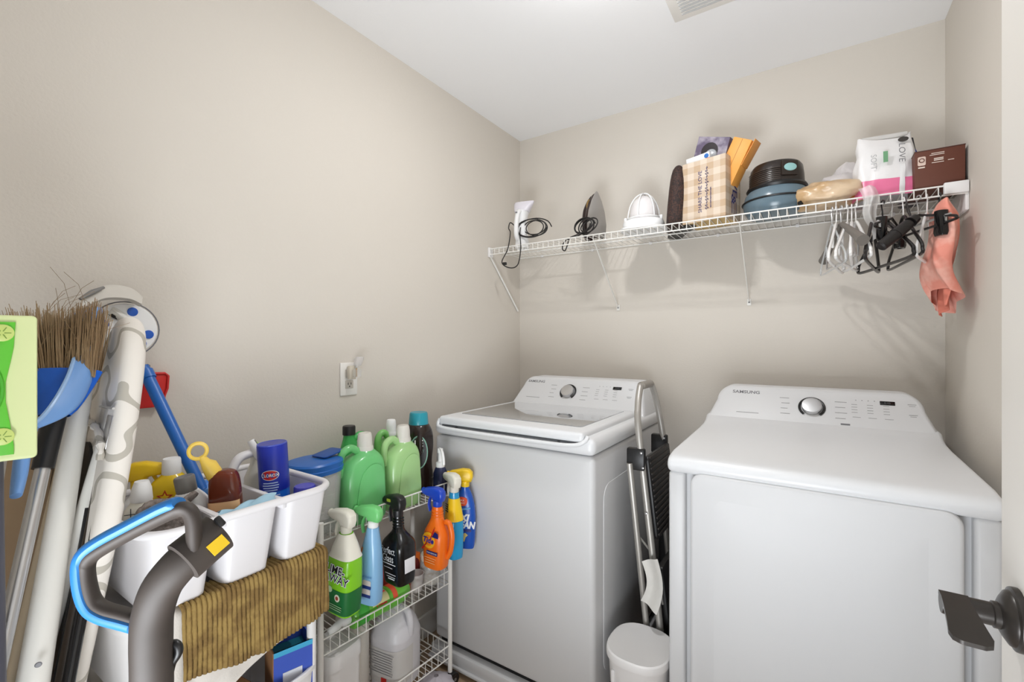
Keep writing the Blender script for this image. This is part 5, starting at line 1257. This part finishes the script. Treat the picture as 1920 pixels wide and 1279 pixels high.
# ---- clothes iron standing on its heel
t = thing('clothes_iron', 'dark clothes iron standing on its heel with coiled cord', 'iron', (shp(1110, 1.985), 1.985, ST), (0, 0, R(-28)))
sole = [(0.0, 0.052), (0.06, 0.056), (0.12, 0.046), (0.17, 0.028), (0.205, 0.008), (0.212, 0.0)]
poly = [(b, a) for a, b in sole]+[(-b, a) for a, b in reversed(sole[:-1])]
obj('soleplate', MB().plate(poly, 0.006, 0.002, M=frame((0.034, 0, 0.004), (0, 1, 0), (0, 0, 1))), mat('soleplate_steel', (168, 164, 160), 0.3, metal=0.5), t)
BRN = mat('iron_brown', (44, 28, 26), 0.3)
poly2 = [(b*0.93, a) for a, b in poly] if False else [(a*0.93, b*0.97) for a, b in poly]
obj('body', MB().plate(poly2, 0.030, 0.010, M=frame((0.016, 0, 0.004), (0, 1, 0), (0, 0, 1)), seg=3), BRN, t)
obj('handle', MB().tube(smooth_path([(0.005, 0, 0.19), (-0.022, 0, 0.172), (-0.046, 0, 0.14), (-0.052, 0, 0.09), (-0.050, 0, 0.04), (-0.030, 0, 0.010), (0.0, 0, 0.008)], 6), 0.014, 14), BRN, t)
obj('water_window', MB().plate(circle(0, 0, 0.016, 20, 0.024), 0.006, 0.001, M=frame((-0.010, -0.010, 0.165), (0.3, -1, 0), (0.3, 0, 1))), mat('amber_window', (150, 120, 70), 0.2), t)
obj('dial', MB().lathe([(0.014, 0), (0.014, 0.008), (0.010, 0.010)], 20, M=frame((-0.006, -0.014, 0.115), (0.3, 0.5, 0.1), (0.2, 0, 1))), LGREY, t)
obj('power_cord', MB().tube(coil(0.045, -0.07, 0.045, 5, 0.055, 2.1, 0.55), 0.0030, 6), CORD, t)
obj('cord_tail', MB().tube(smooth_path([(0.06, -0.06, 0.03), (0.0, -0.08, 0.008), (-0.06, -0.09, 0.006), (-0.11, -0.085, -0.006), (-0.14, -0.07, -0.028), (-0.13, -0.062, -0.036), (-0.10, -0.07, -0.016), (-0.06, -0.085, 0.008), (-0.01, -0.09, 0.010), (0.05, -0.10, 0.008)], 6), 0.0030, 6), CORD, t)
# ---- white wire-guard lamp / cage on a flanged base
t = thing('caged_light', 'white caged dome light on a flanged base lying on shelf', 'light fixture', (shp(1207, 1.985), 1.985, ST), (0, 0, R(10)))
obj('base_flange', MB().loft([(0, 0.092, 0.075, 3), (0.006, 0.098, 0.08, 3), (0.014, 0.098, 0.08, 3), (0.018, 0.085, 0.07, 3), (0.030, 0.088, 0.072, 3), (0.044, 0.084, 0.07, 3), (0.052, 0.070, 0.062, 2.6)], 40), PRINTW, t)
obj('frosted_dome', MB().lathe([(0.058, 0.05), (0.060, 0.07), (0.056, 0.105), (0.044, 0.135), (0.024, 0.153), (0.004, 0.158)], 32), mat('frost_white', (230, 226, 226), 0.3), t)
for k_ in range(3):
    a = PI*k_/3+0.3; pts = [(0.068*math.cos(th)*math.cos(a), 0.068*math.cos(th)*math.sin(a), 0.055+0.115*math.sin(th)) for th in [PI*q/18 for q in range(19)]]
    obj('guard_rib', MB().tube(pts, 0.0028, 8), PRINTW, t)
obj('guard_ring', MB().tube([(0.069*math.cos(a), 0.069*math.sin(a), 0.058) for a in [2*PI*q/32 for q in range(32)]], 0.003, 8, closed=True), PRINTW, t)
for k_ in (-1, 1): obj('clip_tab', MB().box((0.075*k_, -0.02, 0.055), (0.012, 0.012, 0.02), 0.003), PRINTW, t)
# ---- black mesh water shoe standing on its heel
t = thing('mesh_shoe', 'black mesh water shoe propped upright beside the gingham bag', 'shoe', (shp(1266, 1.965), 1.965, ST+0.001), (0, R(3), R(20)))
MESH = mat('black_mesh_fabric', (34, 24, 22), 0.7, rgb2=(70, 44, 36), nscale=160, bump=0.6, bscale=400)
obj('upper', MB().loft([(0.0, 0.030, 0.026, 2.6), (0.01, 0.036, 0.032, 2.6), (0.06, 0.036, 0.038, 2.4), (0.12, 0.034, 0.042, 2.4), (0.19, 0.030, 0.040, 2.4), (0.235, 0.022, 0.030, 2.3), (0.252, 0.010, 0.014, 2)], 28, sub=2), MESH, t)
obj('sole', MB().plate(smooth2([(-0.030, 0.0), (0.03, 0.0), (0.034, 0.06), (0.034, 0.14), (0.040, 0.20), (0.024, 0.252), (0.0, 0.262), (-0.024, 0.252), (-0.040, 0.20), (-0.034, 0.13), (-0.034, 0.06)], 4), 0.012, 0.003, M=frame((0.034, 0.006, 0.0), (0, 1, 0), (0, 0, 1))), BLACK, t)
t = thing('mesh_shoe', 'black mesh water shoe lying flat under its upright mate', 'shoe', (shp(1276, 2.06), 2.075, ST), (0, 0, R(-62)))
obj('upper', MB().loft([(0.0, 0.030, 0.026, 2.6), (0.01, 0.036, 0.026, 2.6), (0.12, 0.034, 0.030, 2.4), (0.20, 0.034, 0.024, 2.4), (0.245, 0.016, 0.012, 2)], 24, sub=2, M=Matrix.Translation((-0.12, 0, 0.031)) @ Matrix.Rotation(PI/2, 4, 'Y') @ Matrix.Rotation(PI/2, 4, 'Z')), MESH, t)
obj('sole', MB().plate(smooth2([(-0.12, -0.03), (-0.12, 0.03), (-0.02, 0.03), (0.08, 0.040), (0.13, 0.02), (0.135, 0.0), (0.13, -0.02), (0.08, -0.040), (-0.02, -0.03)], 4), 0.010, 0.002, M=Matrix.Translation((0, 0, 0.005))), BLACK, t)

# ---- gingham carrier box-bag
GX0, GX1, GY0, GY1, GH = -0.436, -0.266, 1.925, 2.07, 0.245
GG = bpy.data.materials.new('gingham_print'); GG.use_nodes = True
nt = GG.node_tree; b5 = nt.nodes['Principled BSDF']; b5.inputs['Roughness'].default_value = 0.55
tcn = nt.nodes.new('ShaderNodeTexCoord'); sep = nt.nodes.new('ShaderNodeSeparateXYZ'); nt.links.new(tcn.outputs['Object'], sep.inputs[0])
xx = mth('LESS_THAN', mth('FRACT', mth('MULTIPLY', mth('ADD', mth('ADD', sep.outputs[0], sep.outputs[1]), 5.0), 1/0.052)), 0.5)
zz_ = mth('LESS_THAN', mth('FRACT', mth('MULTIPLY', mth('ADD', sep.outputs[2], 5.0), 1/0.052)), 0.5)
su = mth('MULTIPLY', mth('ADD', xx, zz_), 0.5)
rp_ = nt.nodes.new('ShaderNodeMix'); rp_.data_type = 'RGBA'
rp_.inputs[6].default_value = srgb((218, 202, 184)); rp_.inputs[7].default_value = srgb((192, 165, 136))
nt.links.new(su, rp_.inputs[0]); nt.links.new(rp_.outputs[2], b5.inputs['Base Color'])
t = thing('carrier_box', 'tan gingham paper carrier bag reading SHARE THE LOVE on shelf', 'bag', ((GX0+GX1)/2, (GY0+GY1)/2, ST), (0, 0, R(-13)))
gw, gd = GX1-GX0, GY1-GY0
obj('front_panel', MB().box((0, -gd/2, GH/2), (gw, 0.003, GH)), GG, t); obj('back_panel', MB().box((0, gd/2, GH/2), (gw, 0.003, GH)), GG, t)
obj('side_panel', MB().box((-gw/2, 0, GH/2), (0.003, gd, GH)), GG, t); obj('side_panel', MB().box((gw/2, 0, GH/2), (0.003, gd, GH)), GG, t)
obj('bottom_panel', MB().box((0, 0, 0.002), (gw, gd, 0.003)), mat('kraft_tan', (206, 176, 120), 0.7), t)
INK = mat('ink_indigo', (62, 58, 110), 0.6)
up_ = frame((0, -gd/2-0.002, 0.118), (0, 0, 1), (-1, 0, 0))
text(t, 'SHARE THE LOVE', 0.0215, up_ @ Matrix.Translation((0, 0.012, 0)), INK)
def script(M, L_, amp, n):
    pts = []
    for i in range(n*8+1):
        s_ = i/8; pts.append(M @ Vector((-L_/2+L_*i/(n*8)+amp*0.5*math.sin(2*PI*s_*1.0), amp*math.sin(2*PI*s_)*(0.6+0.4*math.sin(s_*2.1)), 0.0006)))
    return MB().tube(pts, 0.0009, 5)
obj('script_line', script(up_ @ Matrix.Translation((0.01, -0.014, 0)), 0.17, 0.0075, 15), INK, t)
obj('script_line', script(up_ @ Matrix.Translation((-0.03, -0.030, 0)), 0.08, 0.002, 14), INK, t)
sd_ = frame((gw/2+0.002, 0.0, 0.125), (0, 0, 1), (0, 1, 0)); sd_ = frame((gw/2+0.0022, 0.0, 0.122), (0, 0, -1), (0, 1, 0))
text(t, 'LOVE', 0.062, sd_ @ Matrix.Translation((-0.045, 0.012, 0)), INK, bold=0.001)
text(t, '&', 0.062, sd_ @ Matrix.Translation((0.040, 0.0, 0)), INK, bold=0.001)
for k_ in range(3): obj('fringe_mark', MB().box((0.072+0.0, 0.026-0.02*k_, 0.0004), (0.050, 0.004, 0.0006), 0, M=sd_), INK, t)
bz = ST+GH
# contents: white box, product box with round window, orange box
t = thing('white_box', 'flat white box with small blue emblem sticking out of carrier bag', 'box', (-0.380, 1.962, ST+0.105), (0, R(-4), R(-13)))
obj('box_body', MB().box((0, 0, 0.085), (0.095, 0.028, 0.17), 0.001), PRINTW, t)
obj('orange_foot_strip', MB().box((0, -0.0146, 0.142), (0.095, 0.001, 0.008)), ORANGE, t)
obj('emblem', MB().lathe([(0.009, 0), (0.009, 0.001)], 18, M=frame((0.036, -0.0148, 0.156), (1, 0, 0), (0, 0, 1))), mat('emblem_blue', (40, 110, 190), 0.5), t)
t = thing('bulb_box', 'grey product box with round window standing in the carrier bag', 'box', (-0.378, 2.005, ST+0.165), (R(4), R(17), R(-8)))
obj('box_body', MB().box((0, 0, 0.09), (0.125, 0.060, 0.185), 0.001), mat('box_violetgrey', (176, 168, 180), 0.5, rgb2=(96, 84, 108), nscale=14), t)
obj('window', MB().lathe([(0.033, 0), (0.033, 0.0012)], 26, M=frame((-0.004, -0.0306, 0.128), (1, 0, 0), (0, 0, 1))), mat('window_dark', (30, 20, 26), 0.3), t)
obj('bulb', MB().lathe([(0.024, 0), (0.022, 0.004), (0.012, 0.008)], 24, M=frame((0.006, -0.0318, 0.112), (1, 0, 0), (0, 0, 1))), mat('bulb_grey', (170, 172, 176), 0.2), t)
obj('barcode_panel', MB().box((0.012, -0.0312, 0.055), (0.05, 0.001, 0.05)), PRINTW, t)
t = thing('orange_box', 'bright orange cardboard box tilted out of the carrier bag', 'box', (-0.296, 1.995, ST+0.150), (R(2), R(27), R(-10)))
OB = mat('orange_card', (236, 164, 76), 0.5)
obj('box_body', MB().box((0, 0, 0.085), (0.072, 0.070, 0.17), 0.002), OB, t)
obj('seam', MB().box((0.0, -0.0352, 0.085), (0.0012, 0.0006, 0.168)), mat('seam_brown', (150, 98, 40), 0.6), t)
obj('end_flap', MB().box((0.032, 0.0, 0.13), (0.003, 0.066, 0.10), 0.001, M=Matrix.Rotation(R(4), 4, 'Y')), mat('orange_flap', (222, 150, 70), 0.5), t)

# ---- black turbo unit on blue-grey bowl
t = thing('wet_vac_head', 'black ribbed motor cover on a blue-grey bowl on the shelf', 'appliance', (shp(1455, 2.02), 2.035, ST+0.001), (0, 0, R(-8)))
SLATE = mat('slate_blue_plastic', (100, 120, 132), 0.25)
obj('bowl', MB().lathe([(0.070, 0), (0.098, 0.006), (0.112, 0.03), (0.116, 0.055), (0.108, 0.085), (0.094, 0.105)], 44), SLATE, t)
obj('bowl_band', MB().tube([(0.117*math.cos(a), 0.117*math.sin(a), 0.058) for a in [2*PI*q/44 for q in range(44)]], 0.0035, 8, closed=True), BLACK, t)
obj('collar', MB().lathe([(0.100, 0.100), (0.104, 0.108), (0.100, 0.116), (0.094, 0.118)], 44), BLACK, t)
MOT = mat('motor_black', (40, 32, 28), 0.28)
obj('motor_cover', MB().lathe([(0.094, 0.116), (0.092, 0.155), (0.088, 0.185), (0.080, 0.197), (0.06, 0.202), (0.01, 0.203)], 44), MOT, t)
for i in range(7): obj('vent_rib', MB().tube([(0.0945*math.cos(a), 0.0945*math.sin(a), 0.122+i*0.0072) for a in [R(205+85*q/20) for q in range(21)]], 0.0016, 6), mat('rib_dark', (70, 58, 50), 0.3), t)
mb2 = frame((0.094*math.cos(R(-52)), 0.094*math.sin(R(-52)), 0.158), (math.sin(R(52)), math.cos(R(52)), 0), (0, 0, 1))
obj('badge_panel', MB().box((0, 0, 0.0), (0.058, 0.054, 0.010), 0.004, M=mb2), MOT, t)
obj('badge_oval', MB().plate(circle(0, 0.002, 0.022, 26, 0.014), 0.003, 0.0008, M=mb2 @ Matrix.Translation((0, 0, 0.0058))), mat('badge_aqua', (150, 196, 196), 0.4), t)
obj('drain_cap', MB().lathe([(0.008, 0), (0.008, 0.012), (0.005, 0.014)], 14, M=frame((0.088, -0.070, 0.022), (0.6, 0.8, 0), (0, 0, 1))), BLACK, t)

# ---- plastic bags and packages
def bag(name, label, loc, rx, ry, rz, seed, m, rough=0.4, f=1.8, cat='bag'):
    t = thing(name, label, cat, loc)
    mb = crumple(0, 0, rz*0.92, rx, ry, rz, seed, 48, 22, rough, f)
    for p in mb.v: p.z = max(p.z, 0.0015)
    obj('bag_film', mb, m, t, sharp=60); return t
TAN = mat('tan_translucent_film', (206, 170, 126), 0.3, rgb2=(226, 200, 168), nscale=9, bump=0.4, bscale=30, alpha=0.9)
t = bag('plastic_bag', 'tan translucent plastic bag lying on shelf by the blue-grey bowl', (shp(1552, 1.965), 1.985, ST), 0.112, 0.075, 0.048, 3.1, TAN, 0.24)
obj('bag_contents', crumple(0.02, 0.0, 0.034, 0.075, 0.05, 0.026, 1.0, 26, 12), mat('bag_inside', (196, 140, 60), 0.7, rgb2=(150, 90, 40), nscale=30), t)
WBAG = mat('white_film', (228, 222, 222), 0.35, noise=0.08, nscale=14, bump=0.5, bscale=40)
bag('plastic_bag', 'rumpled white plastic bag behind the tan bag on shelf', (shp(1588, 2.10), 2.105, ST), 0.10, 0.065, 0.085, 5.4, WBAG, 0.38)
# pillow pack with pink base
t = thing('wipes_package', 'white and pink soft plastic package reading LOVE on shelf', 'package', (0.198, 1.985, ST), (R(-3), 0, R(6)))
def pack(u, v):
    a = 2*PI*u; z_ = 0.215*v
    w_ = 0.086*(1-0.16*v**2)*(1+0.10*NZ.noise(Vector((2*math.cos(a), 2*math.sin(a), 5*v))))
    d_ = 0.055*(1-v**3*0.80)*(1+0.14*NZ.noise(Vector((3*math.cos(a), 3*math.sin(a), 4*v+3))))
    c, s_ = math.cos(a), math.sin(a)
    return (w_*sgn(c)*abs(c)**0.6, d_*sgn(s_)*abs(s_)**0.75, z_+0.010*math.sin(a*2+1)*v)
def packr(v0, v1, off=0.0, u0=0.0, u1=1.0, nu=44, nv=20):
    def fn(u, v):
        p = Vector(pack(u0+(u1-u0)*u, v0+(v1-v0)*v)); return (p.x*(1+off), p.y*(1+off), p.z)
    return MB().sheet(fn, nu, nv)
PKW = mat('package_white', (236, 234, 234), 0.3, bump=0.5, bscale=45)
obj('pouch', packr(0, 1), PKW, t, sharp=70)
obj('pouch_top_seal', MB().box((0, 0, 0.218), (0.125, 0.012, 0.016), 0.003), FILM, t)
obj('pink_base', packr(0.0, 0.27, 0.012), mat('package_pink', (232, 120, 160), 0.3), t, sharp=70)
obj('white_stripe', packr(0.0, 0.5, 0.025, 0.775, 0.80, 3, 14), PRINTW, t)
tm = frame((0.034, -0.0585, 0.135), (0, 0, -1), (1, 0.25, 0)); text(t, 'LOVE', 0.026, tm, MGREY)
tm2 = frame((-0.040, -0.060, 0.115), (0, 0, -1), (1, -0.1, 0)); text(t, 'SOFT', 0.022, tm2, LGREY)
obj('green_tab', MB().box((-0.008, -0.0605, 0.128), (0.012, 0.002, 0.036)), mat('tab_green', (110, 160, 120), 0.5), t)
obj('carry_slot', MB().plate(circle(0.045, 0.190, 0.014, 18, 0.008), 0.002, M=frame((0, -0.030, 0), (1, 0, 0), (0, 0, 1))), DGREY, t)
t = thing('navy_pouch', 'dark navy pouch with blue oval between white package and brown box', 'pouch', (0.276, 2.105, ST), (0, 0, 0))
obj('pouch', MB().loft([(0, 0.028, 0.04, 3), (0.05, 0.030, 0.035, 3), (0.15, 0.024, 0.02, 3), (0.235, 0.012, 0.006, 3)], 24, sub=2), mat('pouch_navy', (26, 24, 40), 0.35), t)
obj('oval_logo', MB().plate(circle(0, 0, 0.020, 20, 0.032), 0.002, M=frame((0, -0.034, 0.16), (1, 0, 0), (0, 0.1, 1))), NAVY, t)
# brown box
t = thing('brown_carton', 'dark brown cardboard box with white print at right shelf end', 'box', (0.3225, 2.0, ST))
BRC = mat('brown_carton_card', (98, 52, 36), 0.55, noise=0.12, nscale=12)
obj('box_body', MB().box((0, 0, 0.060), (0.116, 0.19, 0.118), 0.0015), BRC, t)
FX = frame((0, -0.0956, 0.06), (1, 0, 0), (0, 0, 1))
lines(t, FX, [(-0.004, 0.047, 0.030, 0.002), (-0.006, 0.042, 0.034, 0.002), (-0.002, 0.030, 0.022, 0.003), (-0.002, 0.025, 0.022, 0.003), (-0.004, 0.018, 0.028, 0.002), (0.026, 0.020, 0.014, 0.0018), (-0.042, 0.008, 0.016, 0.004)], mat('print_cream', (224, 208, 196), 0.6))
obj('print_badge', MB().plate(rrect(-0.051, 0.014, -0.032, 0.042, 0.004), 0.0008, M=FX), mat('badge_blush', (214, 190, 178), 0.6), t)
obj('badge_ring', MB().tube([FX @ Vector((-0.0415+0.006*math.cos(a), 0.030+0.006*math.sin(a), 0.001)) for a in [2*PI*q/16 for q in range(16)]], 0.0012, 5, closed=True), BRC, t)
obj('lid_flap', MB().box((0.0, 0.0, 0.1195), (0.118, 0.192, 0.003), 0.001), mat('brown_carton_dark', (74, 38, 28), 0.55), t)
# strip of clear film hanging over the lip
t = thing('film_strip', 'strip of clear plastic film hanging over the shelf front', 'plastic film', (shp(1625, 1.88), 1.885, SZ))
obj('film', MB().sheet(lambda u, v: (0.045*(u-0.5)*(1-0.45*v)+0.025*v+0.006*math.sin(v*9), -0.008-0.012*math.sin(PI*v)+0.01*math.sin(u*7+v*3), 0.030-0.175*v-0.02*(u-0.5)**2), 14, 22), FILM, t)

# ================================================================== HANGERS ON THE FRONT RAIL
HZ = SZ-0.029
def hanger(u, label, m, r=0.0034, half=0.185, drop=0.14, yaw=0.0, kind='plastic', roll=0.0, hookm=None, flat=None):
    x = shp(u, SY)
    t = thing('clothes_hanger', label, 'hanger', (x, SY, HZ+0.0065), (0, roll, yaw), 'clothes hangers on the shelf rail')
    hk = [(0, -0.017, -0.012), (0, -0.019, -0.002), (0, -0.013, 0.008), (0, 0.0, 0.0125), (0, 0.013, 0.008), (0, 0.018, -0.004), (0, 0.014, -0.020), (0, 0.002, -0.034), (0, 0.0, -0.055)]
    hk = [(a, b*0.55, c*0.55-0.003) for a, b, c in hk[:-2]]+[(0, 0.002, -0.034), (0, 0.0, -0.058)]
    obj('hook', MB().tube(smooth_path(hk, 5), 0.0021 if kind != 'thick' else 0.0028, 8), hookm or m, t)
    z0 = -0.058
    if kind == 'thick':
        sh = [(0, -half, z0-drop*0.72), (0, -half*0.72, z0-drop*0.5), (0, -0.03, z0-0.012), (0, 0, z0), (0, 0.03, z0-0.012), (0, half*0.72, z0-drop*0.5), (0, half, z0-drop*0.72)]
        obj('shoulder_bar', MB().tube(smooth_path(sh, 5), [0.006+0.011*abs((i/30)*2-1)**1.2 for i in range(31)], 12), m, t)
        obj('trouser_bar', MB().tube([(0, -half*0.8, z0-drop*0.66), (0, -half*0.8, z0-drop), (0, half*0.8, z0-drop), (0, half*0.8, z0-drop*0.66)], 0.003, 8), CHROME, t)
    else:
        fr = [(0, 0, z0), (0, -0.02, z0-0.006), (0, -half*0.6, z0-drop*0.48), (0, -half*0.95, z0-drop*0.78), (0, -half, z0-drop*0.90), (0, -half*0.93, z0-drop), (0, 0, z0-drop*1.01), (0, half*0.93, z0-drop), (0, half, z0-drop*0.90), (0, half*0.95, z0-drop*0.78), (0, half*0.6, z0-drop*0.48), (0, 0.02, z0-0.006)]
        obj('frame', MB().tube(smooth_path(fr, 4, True), r, 8, closed=True, flat=flat), m, t)
    if kind == 'notch':
        for s_ in (-1, 1): obj('strap_hook', MB().tube(smooth_path([(0, s_*half*0.45, z0-drop*0.40), (0, s_*half*0.45, z0-drop*0.60), (0, s_*half*0.52, z0-drop*0.62)], 4), r*0.8, 8), m, t)
    if kind == 'clips':
        obj('clip_bar', MB().tube([(0, -half*0.85, z0-0.03), (0, half*0.85, z0-0.03)], 0.004, 8), CHROME, t)
        for s_ in (-0.62, 0.62):
            c_ = obj('clip', MB().loft([(z0-0.085, 0.010, 0.017, 3), (z0-0.075, 0.013, 0.019, 3), (z0-0.045, 0.012, 0.016, 3), (z0-0.012, 0.014, 0.014, 3)], 18, M=Matrix.Translation((0, half*s_, 0))), BLACKG, t)
            obj('clip_spring', MB().box((0, half*s_-0.018, z0-0.036), (0.006, 0.003, 0.02), 0.001), CHROME, c_)
    return t
HW = mat('hanger_white', (234, 232, 230), 0.35); HG = mat('hanger_grey', (112, 106, 100), 0.5); HK = mat('hanger_black', (26, 22, 22), 0.3)
HC = mat('hanger_clear', (214, 216, 216), 0.2, alpha=0.55)
hanger(1560, 'leftmost thin clear plastic hanger on the shelf rail', HC, 0.003, 0.17, 0.15, R(10), 'notch', hookm=CHROME)
hanger(1568, 'white plastic hanger just left of the grey padded hanger', HW, 0.0042, 0.18, 0.145, R(-8), 'notch')
hanger(1577, 'grey padded suit hanger with steel trouser bar', HG, 0.004, 0.19, 0.13, R(14), 'thick', hookm=CHROME)
hanger(1589, 'white plastic hanger just right of the grey padded hanger', HW, 0.0045, 0.18, 0.14, R(-12), 'notch')
hanger(1597, 'white tubular hanger, middle of the three right of the grey one', HW, 0.0045, 0.18, 0.135, R(-4))
hanger(1605, 'white tubular hanger nearest the dangling film strip', HW, 0.0045, 0.175, 0.14, R(8), 'notch')
hanger(1636, 'black tubular hanger just right of the dangling film strip', HK, 0.005, 0.185, 0.15, R(-10))
hanger(1655, 'black tubular hanger second from the dangling film strip', HK, 0.005, 0.185, 0.15, R(16), 'notch')
hanger(1672, 'black skirt hanger with glossy clips beside the black umbrella', HK, 0.004, 0.16, 0.05, R(-20), 'clips', hookm=CHROME)
hanger(1694, 'black wire-hook hanger between the two clip hangers', HK, 0.0045, 0.18, 0.145, R(6), hookm=HW)
hanger(1722, 'black clip hanger in front of the coral cloth', HK, 0.004, 0.15, 0.05, R(24), 'clips', hookm=CHROME)
hanger(1738, 'pale hanger showing in front of the coral cloth', HW, 0.0042, 0.175, 0.150, R(-16), 'notch', hookm=HW)
hanger(1762, 'black hanger carrying the coral cloth at right end', HK, 0.0040, 0.055, 0.035, R(4))
# coral cloth folded over the last hanger
t = thing('coral_cloth', 'coral pink patterned cloth hanging at the right end of rail', 'cloth', (shp(1764, SY), SY, HZ-0.05))
CORAL = mat('coral_fabric', (236, 150, 132), 0.8, rgb2=(244, 182, 166), nscale=16, bump=0.4, bscale=60)
def coral(u, v):
    a = u*2*PI
    y = 0.085*math.cos(a)*(0.82+0.18*min(1, v*3))*(1+0.12*NZ.noise(Vector((u*6, v*4, 2)))); x = (0.030*math.sin(a)*min(1, 0.3+5*v)+0.007*math.sin(a*4+v*5)*min(1, v*2))
    z = 0.025-0.285*v-0.02*math.sin(a+0.6)*v-0.03*(math.cos(a) > 0.2)*v
    return (x+0.018*v*math.sin(v*7), y-0.012, z)
obj('cloth', MB().sheet(coral, 60, 34), CORAL, t, sharp=180)
obj('inner_fold', MB().sheet(lambda u, v: (0.004+0.008*math.sin(u*9+v*4), -0.085+0.11*u, -0.16-0.13*v-0.03*u), 20, 18, 0.002), mat('coral_deep', (228, 132, 112), 0.8), t, sharp=180)
# folded black umbrella hooked among the hangers
u0, u1 = at(1706, 418, y=1.78), at(1652, 462, y=1.73)
t = thing('umbrella', 'folded compact black umbrella hooked among the hangers', 'umbrella', u0)
dv = (u1-u0).normalized()
obj('canopy_roll', MB().tube([u0, u0+dv*0.01, u0.lerp(u1, 0.5), u1, u1+dv*0.004], [0.012, 0.016, 0.017, 0.015, 0.010], 18), mat('umbrella_cloth', (24, 20, 20), 0.5), t)
obj('end_knob', MB().tube([u0-dv*0.024, u0-dv*0.004], [0.013, 0.016], 18), HK, t)
obj('wrist_loop', MB().tube(smooth_path([u0-dv*0.01, Vector((u0.x+0.002, 1.84, 1.70)), Vector((u0.x+0.004, SY-0.004, HZ+0.010)), Vector((u0.x+0.006, SY+0.006, HZ+0.002)), Vector((u0.x+0.004, 1.85, 1.68)), u0-dv*0.012], 5), 0.0018, 6), HK, t)
obj('closing_strap', MB().tube([u0.lerp(u1, 0.42), u0.lerp(u1, 0.5)], 0.0182, 18), HK, t); place(t)
